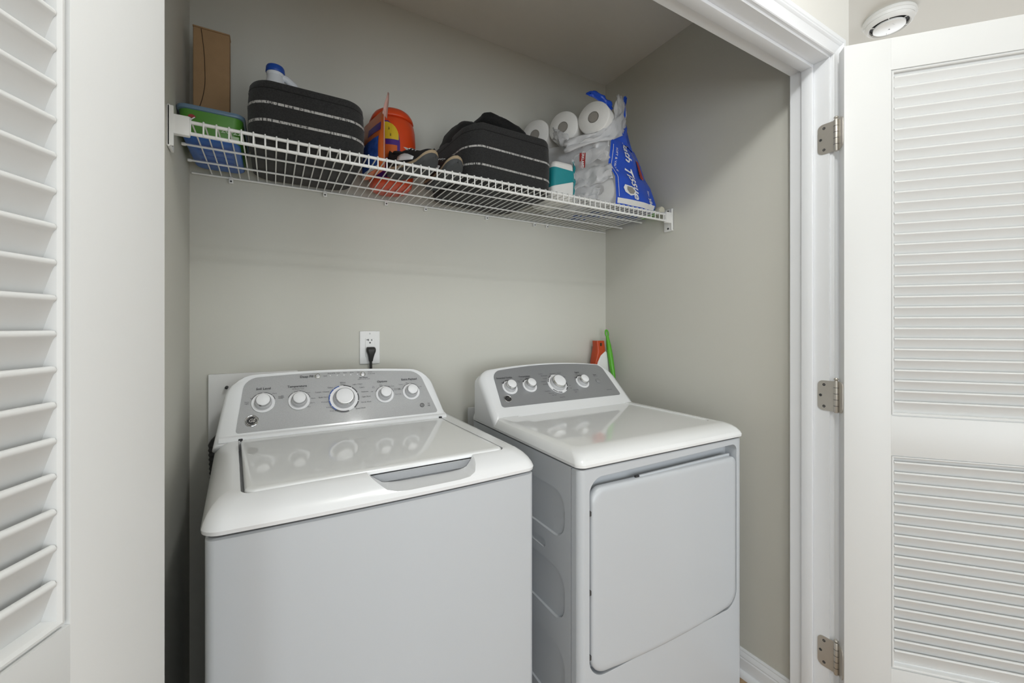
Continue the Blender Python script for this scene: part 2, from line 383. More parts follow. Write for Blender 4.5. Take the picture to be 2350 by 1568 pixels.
# ------------------------------------------------------------------ louvred doors
DW, DT, Z0, Z1 = 0.776, 0.035, 0.012, 2.033
def louvre_door(name, corner, ang, s, label):
    """local: x from hinge edge, y = s*depth behind the face that shows, z up"""
    D = empty(name, (corner[0], corner[1], 0), ang); tag(D, label, 'door', kind='structure')
    def bx(nm, x0, x1, y0, y1, z0, z1, bv=0.0004):
        ya, yb = sorted((s*y0, s*y1)); return obj(nm, box_me(x0, x1, ya, yb, z0, z1, bv, 2), M_DOOR, D, local=True)
    ST = 0.1075; mo = 0.0085
    bx('stile', 0, ST, 0, DT, Z0, Z1); bx('stile', DW-ST, DW, 0, DT, Z0, Z1)
    panels = [(0.9935, 1.945), (0.299, 0.8856)]
    bx('rail', ST, DW-ST, 0, DT, 1.945, Z1, 0.0003); bx('rail', ST, DW-ST, 0, DT, 0.8856, 0.9935, 0.0003); bx('rail', ST, DW-ST, 0, DT, Z0, 0.299, 0.0003)
    # sticking: profile (distance into the opening, depth below the face)
    PR = [(0, 0.020), (0, 0.0045), (0.0022, 0.0045), (0.003, 0.0015), (0.005, 0.0013), (0.0075, 0.0035), (mo, 0.0065), (mo, 0.020)]
    for (a, b) in panels:
        x0, x1 = ST, DW-ST
        cs = [((x0, a), (x1, a), (0, 1)), ((x1, a), (x1, b), (-1, 0)), ((x1, b), (x0, b), (0, -1)), ((x0, b), (x0, a), (1, 0))]
        cen = ((x0+x1)/2, (a+b)/2)
        for (p, q, nin) in cs:
            rr = []
            for e in (p, q):
                dx = 1 if e[0] < cen[0] else -1; dz = 1 if e[1] < cen[1] else -1
                rr.append([Vector((e[0]+dx*o, s*d, e[1]+dz*o)) for o, d in PR])
            obj('moulding', loft_me(rr, smooth=25), M_DOOR, D, local=True)
    # slats: steep blades with a rounded nose towards the face
    L = DW-2*ST-2*mo; t = 0.0034
    pr = [(0.0030, -0.0030), (0.0026, -0.0008), (0.0040, 0.0014), (0.0066, 0.0018), (0.0092, 0.0004), (0.0215, -0.0372), (0.0165, -0.0372), (0.0050, -0.0048)]
    me = loft_me([[Vector((x, s*y, z)) for y, z in pr] for x in (0, L)], smooth=50); me.materials.append(M_DOOR)
    pitch = 0.0288; first = None
    for (a, b) in panels:
        z = b-mo-0.004
        n = int((b-a)/pitch)+2
        for k in range(-1, n):
            zz = b-mo-0.006+0.010-0.0144-k*pitch
            if zz < a+mo+0.020: continue
            if first is None:
                o = bpy.data.objects.new('slat', me); COL.objects.link(o); o.parent = D; first = o
            else: o = share(first, D)
            o.location = (ST+mo, 0, zz)
    return D
DR = Vector((0.6615, -0.75)); CR = Vector((1.405, 0.56))
DL = Vector((-0.4094, -0.9124)); CL = Vector((-0.101, 0.58))
door_r = louvre_door('door_2', CR, math.atan2(DR.y, DR.x), 1, 'white louvred closet door swung open on the right, on three hinges')
door_l = louvre_door('door_1', CL, math.atan2(DL.y, DL.x), -1, 'white louvred closet door swung open close by on the left')
PIN_R = Vector((1.4275, 0.5885))
def hinge(zc):
    H = 0.089; p = PIN_R
    b = obj('hinge', lathe_me([(0.0052, -H/2-0.002), (0.0062, -H/2), (0.0062, H/2), (0.0052, H/2+0.002)], (p.x, p.y, zc), n=16), M_NICKEL, door_r)
    for k in range(1, 5):
        z = zc-H/2+H*k/5
        obj('knuckle_gap', lathe_me([(0.0064, -0.0006), (0.0064, 0.0006)], (p.x, p.y, z), n=16), M_DARK, b)
    obj('pin_head', lathe_me([(0.003, 0), (0.0045, 0.002), (0.0062, 0.004), (0.0062, 0.0055), (0.004, 0.0085), (0.0, 0.009)], (p.x, p.y, zc+H/2+0.002), n=14), M_NICKEL, b)
    # leaf on the jamb
    out = rpoly([(0.590, zc-H/2), (0.590, zc+H/2), (0.637, zc+H/2), (0.637, zc-H/2)], [0.0005, 0.0005, 0.014, 0.014], 6)
    obj('leaf', extrude_poly(out, lambda y, z, d: Vector((d, y, z)), XJR-0.0022, XJR+0.001), M_NICKEL, b)
    for (y, z) in ((0.620, zc+0.032), (0.629, zc), (0.620, zc-0.032)):
        obj('screw', lathe_me([(0.0042, 0), (0.0036, 0.0008), (0.0012, 0.0002), (0.0011, -0.001)], (XJR-0.0022, y, z), (-1, 0, 0), 12), M_HOSE, b)
    # leaf on the door edge
    nrm = Vector((-DR.x, -DR.y)); ax = Vector((0.75, 0.6615))
    def to3(u, z, d): q = CR + ax*u + nrm*d; return Vector((q.x, q.y, z))
    out = rpoly([(0.005, zc-H/2), (0.005, zc+H/2), (0.040, zc+H/2), (0.040, zc-H/2)], [0.014, 0.014, 0.0005, 0.0005], 6)
    obj('leaf', extrude_poly(out, to3, -0.001, 0.0022), M_NICKEL, b)
for zc in (1.798, 1.034, 0.270): hinge(zc)

# ------------------------------------------------------------------ smoke detector on the hall ceiling
def detector():
    c = Vector((2.105, 0.690, ZC)); R = 0.082
    D = empty('smoke_detector', c); tag(D, 'round white smoke detector on the hall ceiling', 'smoke detector')
    dn = (0, 0, -1)
    obj('base', lathe_me([(R*0.97, 0), (R, 0.004), (R, 0.012), (R*0.965, 0.014), (R*0.96, 0.018), (R*0.93, 0.024)], c, dn, 48), M_PLASTIC, D)
    obj('cover', lathe_me([(R*0.90, 0.0225), (R*0.92, 0.026), (R*0.86, 0.036), (R*0.78, 0.040), (R*0.73, 0.036), (R*0.72, 0.026)], c, dn, 48), M_PLASTIC, D)
    obj('vent_gap', lathe_me([(R*0.715, 0.024), (R*0.715, 0.0285)], c, dn, 40), M_DARK, D)
    cap = obj('test_button', lathe_me([(R*0.50, 0.028), (R*0.60, 0.036), (R*0.60, 0.043), (R*0.45, 0.048), (0, 0.049)], c, dn, 40), M_PLASTIC, D)
    for k in range(6):
        a = k*math.pi/3+0.3
        p0 = c+Vector((math.cos(a), math.sin(a), 0))*R*0.62-Vector((0, 0, 0.037)); p1 = c+Vector((math.cos(a), math.sin(a), 0))*R*0.75-Vector((0, 0, 0.037))
        obj('rib', tube_me([p0, p1], 0.0018, 6), M_PLASTIC, D)
    pr = Print(lambda x, y, h: c+Vector((x, y, -0.0487-h)))
    pr.poly([(-0.004, -0.002), (0.004, -0.002), (0.0, 0.004)]); pr.poly([(-0.03, -0.02), (-0.016, -0.022), (-0.016, -0.0215), (-0.03, -0.0195)])
    pr.poly([(0.018, 0.014), (0.030, 0.018), (0.030, 0.0186), (0.018, 0.0146)])
    pr.build('marking', M_INK, cap)
detector()

# ================================================================== THE WASHER
def bilerp(q, u, v):
    fl_, fr_, br_, bl_ = [Vector(p) for p in q]
    return (fl_*(1-u)+fr_*u)*(1-v) + (bl_*(1-u)+br_*u)*v
def bowed(corners, r, bow, n=6, nb=8):
    """rounded quad FL, FR, BR, BL with the front edge (FL-FR) bowed towards the viewer"""
    pts = rpoly(corners, r, n)                         # arcs: FL, FR, BR, BL
    a = pts[n]; b = pts[n+1]
    mid = [a.lerp(b, k/nb)+Vector((0, -bow*4*(k/nb)*(1-k/nb))) for k in range(1, nb)]
    return pts[:n+1]+mid+pts[n+1:]
def plane_to3(Y0, z0, Y1, z1):
    L = math.hypot(Y1-Y0, z1-z0); dy, dz = (Y1-Y0)/L, (z1-z0)/L
    return (lambda x, s, h: Vector((x, Y0+s*dy-h*dz, z0+s*dz+h*dy))), Vector((0, -dz, dy)), Vector((0, dy, dz))
def arch(pl, pr, tl, tr, rise, r, n=6, nt=10):
    """outline: bottom left, bottom right, top right, arched top, top left"""
    pts = rpoly([pl, pr, tr, tl], r, n); i = 3*(n+1)-1; a, b = pts[i], pts[i+1]
    mid = [a.lerp(b, k/nt)+Vector((0, rise*4*(k/nt)*(1-k/nt))) for k in range(1, nt)]
    return pts[:i+1]+mid+pts[i+1:]
def scale_out(pts, c, d):
    c = Vector(c); return [p+(p-c).normalized()*d for p in pts]
def offset_closed(pts, d):
    """offset a closed outline outwards by d"""
    m = len(pts); A = sum(pts[i].x*pts[(i+1) % m].y-pts[(i+1) % m].x*pts[i].y for i in range(m)); sg = 1 if A > 0 else -1; out = []
    for i in range(m):
        t = (pts[(i+1) % m]-pts[i-1]).normalized(); out.append(pts[i]+Vector((t.y, -t.x))*d*sg)
    return out
def knob(W, to3, nrm, sdir, x, s, r, mark=0.0, ring=True):
    """dial: white ring, grey skirt, chrome band, white cap"""
    c = to3(x, s, 0)
    k = obj('knob', lathe_me([(r*0.76, 0), (r*0.75, 0.004), (r*0.68, 0.013), (r*0.60, 0.016)], c, nrm, 32), M_KNOB, W)
    obj('ring', lathe_me([(r, -0.001), (r, 0.001), (r*0.965, 0.0022), (r*0.80, 0.0010)], c, nrm, 40), M_WHITEINK, k)
    obj('chrome_band', lathe_me([(r*0.60, 0.0125), (r*0.66, 0.014), (r*0.645, 0.020), (r*0.57, 0.0245)], c, nrm, 32), M_CHROME, k)
    obj('cap', lathe_me([(r*0.565, 0.0235), (r*0.56, 0.0252), (r*0.50, 0.0262), (0, 0.0266)], c, nrm, 32), M_WHITEINK, k)
    a = mark; d = Vector((1, 0, 0))*math.cos(a)+sdir*math.sin(a)
    obj('pointer', tube_me([c+nrm*0.0145+d*r*0.68, c+nrm*0.0215+d*r*0.62], 0.0009, 6), M_WHITEINK, k)
    return k
def badge(W, to3, nrm, x, s, r):
    c = to3(x, s, 0)
    b = obj('badge', lathe_me([(r, -0.0005), (r, 0.0012), (r*0.93, 0.0018), (r*0.87, 0.0011)], c, nrm, 36), M_CHROME, W)
    obj('badge_face', lathe_me([(r*0.87, 0.0005), (r*0.87, 0.0011), (0, 0.0012)], c, nrm, 36), M_BLACK, b)
    p = Print(to3)
    p.text('GE', x, s, r*0.82, h=0.0016, shear=0.3)
    for k in range(4):
        a = math.pi/4+k*math.pi/2
        p.arc(x+0.50*r*math.cos(a), s+0.50*r*math.sin(a), r*0.21, r*0.235, a-1.3, a+1.3, h=0.0016, n=8)
    p.arc(x, s, r*0.76, r*0.80, 0, 2*math.pi, h=0.0016, n=30)
    p.build('monogram', M_CHROME, b)

WQ = [(-0.1055, 0.8690), (0.5765, 0.8765), (0.5700, 1.490), (-0.1420, 1.490)]
def washer():
    W = empty('washing_machine', (0.23, 1.18, 0)); tag(W, 'white top loading washing machine with a silver console of five dials, left of the dryer', 'washing machine')
    # cabinet
    q = inset_poly(WQ, 0.006); rc = [0.014, 0.014, 0.01, 0.01]
    o = bowed(q, rc, 0.008)
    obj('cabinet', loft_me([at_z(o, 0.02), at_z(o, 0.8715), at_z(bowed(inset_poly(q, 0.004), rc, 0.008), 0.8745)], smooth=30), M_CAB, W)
    for (u, v) in ((0.06, 0.06), (0.94, 0.06), (0.94, 0.94), (0.06, 0.94)):
        p = bilerp(WQ, u, v); obj('foot', lathe_me([(0.02, 0), (0.02, 0.012), (0.012, 0.021)], (p.x, p.y, 0), n=14), M_RUBBER, W)
    sg = bowed(inset_poly(WQ, 0.016), rc, 0.008); obj('seam_gasket', loft_me([at_z(sg, 0.865), at_z(sg, 0.886)]), M_DARK, W)  # dark band inside the gap, paints the shade under the lip
    # top cover
    def ring(f, side, back, z, r=0.03): return at_z(bowed(inset_poly(WQ, [f, side, back, side]), [r, r, 0.012, 0.012], 0.008), z)
    R = [ring(0.004, 0.004, 0.004, 0.8795), ring(0, 0, 0, 0.8815), ring(-0.001, -0.001, 0, 0.8885), ring(0.003, 0.002, 0, 0.8975), ring(0.012, 0.007, 0, 0.9075),
         ring(0.025, 0.014, 0, 0.9165), ring(0.040, 0.024, 0.001, 0.9245), ring(0.052, 0.034, 0.002, 0.9285), ring(0.062, 0.044, 0.003, 0.9300)]
    deck = loft_me(R, smooth=50)
    LID = [(-0.0505, 0.9215), (0.5115, 0.9275), (0.4965, 1.345), (-0.0800, 1.349)]
    c1 = loft_me([at_z(rpoly(LID, [0.016, 0.016, 0.008, 0.008], 6), z) for z in (0.900, 0.95)])
    # finger scoop in the front rim
    def scoop(y): return [(0.160, y, 0.960), (0.168, y, 0.935), (0.185, y, 0.919), (0.205, y, 0.9035), (0.225, y, 0.8985), (0.250, y, 0.8965), (0.365, y, 0.8965), (0.390, y, 0.8985), (0.405, y, 0.9045), (0.415, y, 0.917), (0.424, y, 0.935), (0.430, y, 0.960)]
    c2 = loft_me([[Vector(p) for p in scoop(0.80)], [Vector((p[0], p[1], p[2])) for p in scoop(0.940)]])
    deck = boolean(deck, [c1, c2]); deck = bevelled(deck, 0.0035, 3, 32, 45)
    obj('top_cover', deck, M_ENAMEL, W)
    # lid
    g = 0.0035; lq = inset_poly(LID, [0.001, g, g, 0.006]); lr = [0.018, 0.018, 0.006, 0.006]
    def lring(d, z): return at_z(rpoly(inset_poly(lq, d), lr, 6), z)
    lid = loft_me([lring(0.004, 0.9215), lring(0.0, 0.9230), lring(-0.0005, 0.928), lring(0.0015, 0.9310), lring(0.005, 0.9328), lring(0.011, 0.9335), lring(0.014, 0.9335)], smooth=60)
    L = obj('lid', bevelled(lid, 0), M_LID, W)
    obj('tub_rim', box_me(0.165, 0.425, 0.9275, 0.936, 0.9005, 0.9195, 0.001, 1), M_SILVER2, W)
    for p in ((-0.0745, 1.352), (0.4935, 1.349)):
        obj('lid_hinge', box_me(p[0]-0.005, p[0]+0.005, p[1]-0.004, p[1]+0.004, 0.926, 0.9345, 0.001, 1), M_DARK, W)
    # console
    to3, nrm, sd = plane_to3(1.36, 0.945, 1.45, 1.095)
    pan = arch((-0.0872, 0.0035), (0.4905, 0.0045), (-0.0690, 0.1690), (0.4470, 0.1625), 0.0080, [0.008, 0.008, 0.034, 0.034])
    body0 = offset_closed(pan, 0.004)
    out = arch((-0.139, -0.030), (0.523, -0.030), (-0.109, 0.181), (0.481, 0.172), 0.0075, [0.004, 0.004, 0.062, 0.062])
    mid = [a.lerp(b, 0.72) for a, b in zip(body0, out)]
    rings = [[to3(p.x, p.y, -0.003) for p in body0], [to3(p.x, p.y, -0.003) for p in mid], [to3(p.x, p.y, -0.009) for p in [a.lerp(b, 0.93) for a, b in zip(body0, out)]],
             [to3(p.x, p.y, -0.020) for p in out], [to3(p.x, p.y, -0.034) for p in offset_closed(out, 0.002)]]
    last = rings[-1]; rings.append([Vector((p.x, max(1.487, p.y), p.z)) for p in last])
    c = obj('console', loft_me(rings, True, True, True, 50), M_ENAMEL, W)
    obj('console_ridge', loft_me([[Vector((x, y, z)) for y, z in ((1.350, 0.928), (1.3505, 0.937), (1.353, 0.940), (1.372, 0.9445), (1.384, 0.95), (1.384, 0.928))] for x in (-0.124, 0.516)], smooth=50), M_ENAMEL, c)
    pn = obj('control_panel', loft_me([[to3(p.x, p.y, -0.004) for p in pan], [to3(p.x, p.y, -0.0014) for p in pan]], smooth=20), M_SILVER, W)
    KS = [(-0.0225, 0.0865, 0.0300, 1.75), (0.0700, 0.0845, 0.0295, 1.6), (0.1955, 0.0795, 0.0435, -1.2), (0.3215, 0.0825, 0.0290, 2.5), (0.4095, 0.0850, 0.0290, 2.2)]
    for i, (x, s, r, a) in enumerate(KS): knob(W, to3, nrm, sd, x, s, r, a)
    badge(W, to3, nrm, -0.0495, 0.035, 0.0165)
    for (x, s) in ((0.1237, 0.1615), (0.2590, 0.1605)):
        b = obj('button', lathe_me([(0.0088, -0.001), (0.0088, 0.001), (0.0072, 0.0022), (0.0066, 0.0030), (0, 0.0034)], to3(x, s, 0), nrm, 24), M_CHROME, W)
        obj('button_face', lathe_me([(0.0052, 0.0030), (0.0046, 0.0042), (0, 0.0044)], to3(x, s, 0), nrm, 20), M_KNOB, b)
    for k in range(5):
        obj('indicator', lathe_me([(0.0017, -0.001), (0.0017, 0.0006), (0, 0.0010)], to3(0.160+0.0205*k, 0.1605-0.0002*k, 0), nrm, 10), M_WHITEINK, W)
    p = Print(to3); T = lambda b, x, s, z, **k: p.text(b, x, s, z, **k)
    T('Soil Level', -0.022, 0.1300, 0.0098, bold=True); T('Temperature', 0.066, 0.1310, 0.0098, bold=True); T('All Rinses Cold', 0.068, 0.1225, 0.0052)
    T('Options', 0.318, 0.1290, 0.0098, bold=True); T('Extra Payload', 0.409, 0.1310, 0.0098, bold=True)
    T('Deep Fill', 0.093, 0.1615, 0.0105, bold=True); T('lock', 0.1455, 0.1605, 0.006)
    for k, w in enumerate(('Rinse & Fill', 'Soak', 'Wash', 'Rinse', 'Spin')): T(w, 0.164+0.0205*k, 0.1680, 0.0050)
    T('Power', 0.283, 0.1665, 0.0052); T('5 sec hold', 0.287, 0.1600, 0.0052); T('Start/Pause', 0.260, 0.1475, 0.0058, bold=True); T('hold 3 sec for reset', 0.261, 0.1420, 0.0048)
    T('Extra\nLight', -0.063, 0.0890, 0.0048); T('Light', -0.050, 0.1020, 0.0048); T('Normal', -0.021, 0.1160, 0.0048); T('Heavy', 0.006, 0.1130, 0.0048); T('Extra\nHeavy', 0.021, 0.0990, 0.0048)
    T('Tap\nCold', 0.026, 0.1010, 0.0048); T('Cold', 0.069, 0.1150, 0.0048); T('Cool', 0.096, 0.1080, 0.0048); T('Warm', 0.108, 0.0880, 0.0048); T('Warm', 0.105, 0.0740, 0.0048); T('Hot', 0.096, 0.0620, 0.0048)
    for w, x, s in (('Whites\nHeavy', 0.1955, 0.1315), ('Colors', 0.158, 0.1195), ('Towels / Cleaner', 0.134, 0.1065), ('Bulky Items', 0.137, 0.0890), ('Prewash', 0.140, 0.0730),
                    ('Active', 0.150, 0.0545), ('Drain & Spin', 0.167, 0.0420), ('Light, Colors', 0.240, 0.1250), ('Colors', 0.252, 0.1130), ('Delicates', 0.260, 0.0975), ('Light Wash', 0.263, 0.0800), ('Sturdy Wash', 0.261, 0.0620), ('Speed Wash', 0.242, 0.0430)):
        T(w, x, s, 0.0058)
    T('Off', 0.282, 0.0955, 0.0048); T('2nd\nRinse', 0.288, 0.1110, 0.0042); T('Auto', 0.312, 0.1165, 0.0048); T('Auto Soak', 0.345, 0.1100, 0.0048); T('Warm Rinse +\nFabric Softener', 0.366, 0.0975, 0.0042); T('Auto Soak', 0.365, 0.0800, 0.0048)
    T('Off', 0.371, 0.0980, 0.0048); T('Towels', 0.378, 0.1135, 0.0048); T('On', 0.398, 0.1185, 0.0048); T('Max', 0.445, 0.1010, 0.0048)
    p.arc(0.4395, 0.0335, 0.0050, 0.0072, 0, 6.28, n=20); T('6', 0.4395, 0.0335, 0.0085, bold=True); T('2X\nHE', 0.4625, 0.0335, 0.0070)
    for (x, s, r, a) in KS[:2]+KS[3:]:
        for (a0, a1) in ((2.75, 2.15), (2.05, 1.68), (1.50, 0.75), (0.68, 0.25)): p.arc(x, s, r*0.93, r*1.05, a0, a1, h=0.0012, n=10)
    x, s, r, a = KS[2]
    for k in range(4): p.arc(x, s, r*0.95, r*1.03, 1.55-k*0.62, 1.0-k*0.62, h=0.0026, n=8)
    p.arc(x, s, r*0.95, r*1.03, -1.30, -2.2, h=0.0026)
    p.build('lettering', M_INK, pn)
    p = Print(to3)
    for k in range(5): p.arc(x, s, r*0.95, r*1.03, 1.85+k*0.46, 2.26+k*0.46, h=0.0026, n=8)
    p.build('lettering', M_BLUEINK, pn)
washer()

# ================================================================== THE DRYER
DQ = [(0.6630, 0.8190), (1.3400, 0.8080), (1.3460, 1.4750), (0.6690, 1.4750)]
def dryer():
    W = empty('clothes_dryer', (1.0, 1.15, 0)); tag(W, 'white front loading clothes dryer with a grey console of four dials, right of the washer', 'dryer')
    q = inset_poly(DQ, 0.004); ys = 0.860
    # side and back shell with pressed panels in the side
    sh = [(q[0].x+0.0008, ys), (q[1].x-0.0008, ys), (q[2].x, q[2].y), (q[3].x, q[3].y)]
    me = loft_me([at_z([Vector(p) for p in sh], 0.02), at_z([Vector(p) for p in sh], 0.8765)])
    cut = []
    for (y0, y1, z0, z1, r) in ((0.884, 1.43, 0.668, 0.803, 0.05), (0.884, 1.43, 0.446, 0.590, 0.05), (0.884, 1.43, 0.205, 0.382, 0.05), (0.975, 1.10, 0.610, 0.640, 0.014)):
        o = rpoly([(y0, z0), (y1, z0), (y1, z1), (y0, z1)], r, 6); oi = inset_poly_pts(o, 0.006)
        cut.append(loft_me([[Vector((q[0].x+0.0065, p.x, p.y)) for p in oi], [Vector((q[0].x-0.004, p.x, p.y)) for p in o]], smooth=60))
    me = boolean(me, cut); shade(me, 25)
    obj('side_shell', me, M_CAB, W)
    # front panel with rounded corners and a recess for the door
    fp = [(q[0].x, q[0].y), (q[1].x, q[1].y), (q[1].x, ys-0.0025), (q[0].x, ys-0.0025)]
    o = rpoly(fp, [0.026, 0.026, 0.001, 0.001], 8)
    me = loft_me([at_z(o, 0.02), at_z(o, 0.8735), at_z(rpoly(inset_poly(fp, 0.0025), [0.025, 0.025, 0.001, 0.001], 8), 0.8765)], smooth=30)
    yf = 0.8165
    o1 = rpoly([(0.6985, 0.338), (1.3035, 0.338), (1.3035, 0.8600), (0.6985, 0.8520)], [0.05, 0.05, 0.022, 0.040], 8)
    c1 = loft_me([[Vector((p.x, 0.8530, p.y)) for p in o1], [Vector((p.x, 0.790, p.y)) for p in o1]])
    me = boolean(me, [c1]); me = bevelled(me, 0.0022, 2, 40, 35)
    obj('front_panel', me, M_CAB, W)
    # door
    def yat(x): t = (x-q[0].x)/(q[1].x-q[0].x); return q[0].y*(1-t)+q[1].y*t
    dc = [(0.7045, 0.345), (1.2985, 0.345), (1.2985, 0.8205), (0.7045, 0.8250)]
    dr = [0.045, 0.045, 0.018, 0.034]
    def dring(d, h):
        pts = rpoly(inset_poly(dc, d), dr, 8); n = 8; a, b = pts[n], pts[n+1]
        mid = [a.lerp(b, k/8)+Vector((0, -0.012*4*(k/8)*(1-k/8))) for k in range(1, 8)]
        pts = pts[:n+1]+mid+pts[n+1:]
        return [Vector((p.x, yat(p.x)-h, p.y)) for p in pts]
    D = obj('door', loft_me([dring(0.002, -0.020), dring(0.0, -0.016), dring(0, -0.003), dring(0.0025, 0.0012), dring(0.007, 0.003), dring(0.014, 0.0038), dring(0.018, 0.0038)], smooth=60), M_CAB, W)
    obj('door_ledge', box_me(0.880, 1.288, 0.8275, 0.8345, 0.790, 0.8275, 0.001, 1), M_CAB, D)
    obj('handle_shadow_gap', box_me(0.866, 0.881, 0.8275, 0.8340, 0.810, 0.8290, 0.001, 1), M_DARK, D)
    for z in (0.762, 0.560, 0.395): obj('hinge_tab', box_me(0.6990, 0.7055, 0.823, 0.832, z-0.006, z+0.006, 0.001, 1), M_HOSE, D)
    for (x, y) in ((0.70, 0.87), (1.30, 0.87), (1.30, 1.43), (0.70, 1.43)):
        obj('foot', lathe_me([(0.02, 0), (0.02, 0.012), (0.012, 0.021)], (x, y, 0), n=14), M_RUBBER, W)
    sg = rpoly(inset_poly(DQ, 0.014), 0.015, 6); obj('seam_gasket', loft_me([at_z(sg, 0.870), at_z(sg, 0.888)]), M_DARK, W)  # shade of the seam below the cover, put in as a dark core
    # top cover
    def ring(f, side, back, z, r=0.022): return at_z(rpoly(inset_poly(DQ, [f, side, back, side]), [r, r, 0.012, 0.012], 6), z)
    R = [ring(0.004, 0.004, 0.004, 0.8805), ring(0, 0, 0, 0.8825), ring(-0.0005, -0.0005, 0, 0.890), ring(0.004, 0.002, 0, 0.8985), ring(0.014, 0.006, 0, 0.9075), ring(0.028, 0.012, 0, 0.9145), ring(0.046, 0.022, 0, 0.9190), ring(0.062, 0.036, 0.002, 0.9205)]
    top = loft_me(R, smooth=50)
    rec = [(0.752, 0.893), (1.300, 0.893), (1.292, 1.30), (0.752, 1.30)]
    c1 = loft_me([at_z(rpoly(inset_poly(rec, 0.004), 0.028, 6), 0.9168), at_z(rpoly(rec, 0.03, 6), 0.925)])
    top = bevelled(boolean(top, [c1]), 0.002, 2, 20, 50)
    obj('top_cover', top, M_LID, W)
    # console
    to3, nrm, sd = plane_to3(1.30, 0.94, 1.42, 1.07)
    pan = arch((0.7115, 0.0145), (1.2850, 0.0155), (0.7265, 0.1790), (1.2650, 0.1790), 0.0150, [0.012, 0.010, 0.030, 0.036])
    body0 = offset_closed(pan, 0.003)
    out = arch((0.668, -0.044), (1.333, -0.044), (0.668, 0.1900), (1.306, 0.1850), 0.0175, [0.004, 0.004, 0.075, 0.050])
    mid = [a.lerp(b, 0.55) for a, b in zip(body0, out)]
    rings = [[to3(p.x, p.y, -0.003) for p in body0], [to3(p.x, p.y, -0.003) for p in mid], [to3(p.x, p.y, -0.007) for p in [a.lerp(b, 0.88) for a, b in zip(body0, out)]],
             [to3(p.x, p.y, -0.016) for p in out], [to3(p.x, p.y, -0.030) for p in offset_closed(out, 0.001)]]
    last = rings[-1]; rings.append([Vector((p.x, max(1.448 if p.z > 0.95 else 1.448, p.y), p.z)) for p in last])
    c = obj('console', loft_me(rings, True, True, True, 50), M_ENAMEL, W)
    pn = obj('control_panel', loft_me([[to3(p.x, p.y, -0.004) for p in pan], [to3(p.x, p.y, -0.0014) for p in pan]], smooth=20), M_SILVER2, W)
    KS = [(0.7735, 0.0965, 0.0310, 1.5), (0.8615, 0.0970, 0.0300, 1.5), (0.9920, 0.0945, 0.0450, -0.8), (1.1195, 0.0950, 0.0310, 2.6)]
    for (x, s, r, a) in KS: knob(W, to3, nrm, sd, x, s, r, a)
    badge(W, to3, nrm, 0.7465, 0.0480, 0.0150)
    b = obj('button', lathe_me([(0.0115, -0.001), (0.0115, 0.0012), (0.0095, 0.0024), (0, 0.0026)], to3(1.2050, 0.0930, 0), nrm, 28), M_SILVER2, W)
    p = Print(to3); T = lambda b, x, s, z, **k: p.text(b, x, s, z, **k)
    T('Extended Tumble', 0.7660, 0.1405, 0.0095, bold=True); T('Temperature', 0.8560, 0.1410, 0.0095, bold=True); T('Signal', 1.1150, 0.1430, 0.0100, bold=True); T('Start', 1.2020, 0.1240, 0.0090, bold=True); T('hold 1 sec', 1.2030, 0.1165, 0.0052)
    T('Off', 0.748, 0.119, 0.0062); T('On', 0.790, 0.130, 0.0062); T('Extra\nLow', 0.822, 0.119, 0.0055); T('Low', 0.836, 0.129, 0.0055); T('Medium', 0.866, 0.1320, 0.0055); T('High', 0.893, 0.119, 0.0055)
    for w, x, s in (('Cottons', 0.933, 0.1470), ('Mixed Loads', 0.946, 0.1370), ('Casuals', 0.944, 0.1240), ('Delicates', 0.931, 0.1100), ('Speed Dry', 0.935, 0.0965), ('Timed Dry', 0.930, 0.0640), ('Warm Up', 0.942, 0.0530), ('Air Fluff', 0.952, 0.0435),
                    ('Easy Care', 0.990, 0.1440), ('Towels', 1.024, 0.1455), ('Bulky', 1.040, 0.1250), ('40', 1.047, 0.0810), ('60', 1.046, 0.0680), ('Dewrinkle', 1.066, 0.0580), ('Fluff', 1.060, 0.0480), ('Damp Dry', 0.985, 0.0310)): T(w, x, s, 0.0060)
    T('Off', 1.092, 0.118, 0.0058); T('Low', 1.108, 0.130, 0.0058); T('Sensor Dry', 1.236, 0.0440, 0.0062)
    for (x, s, r, a) in (KS[0], KS[1], KS[3]): p.arc(x, s, r*0.90, r*1.03, 2.55, 2.10, h=0.0024); p.arc(x, s, r*0.90, r*1.03, 2.02, 1.35, h=0.0024)
    x, s, r, a = KS[2]
    for (a0, a1) in ((2.9, 2.45), (2.40, 1.95), (0.2, -0.4), (-0.5, -0.9), (3.75, 4.25), (4.3, 4.75)): p.arc(x, s, r*0.90, r*0.985, a0, a1, h=0.0028)
    p.build('lettering', M_INK, pn)
def inset_poly_pts(pts, d): return offset_closed(pts, -d)
dryer()
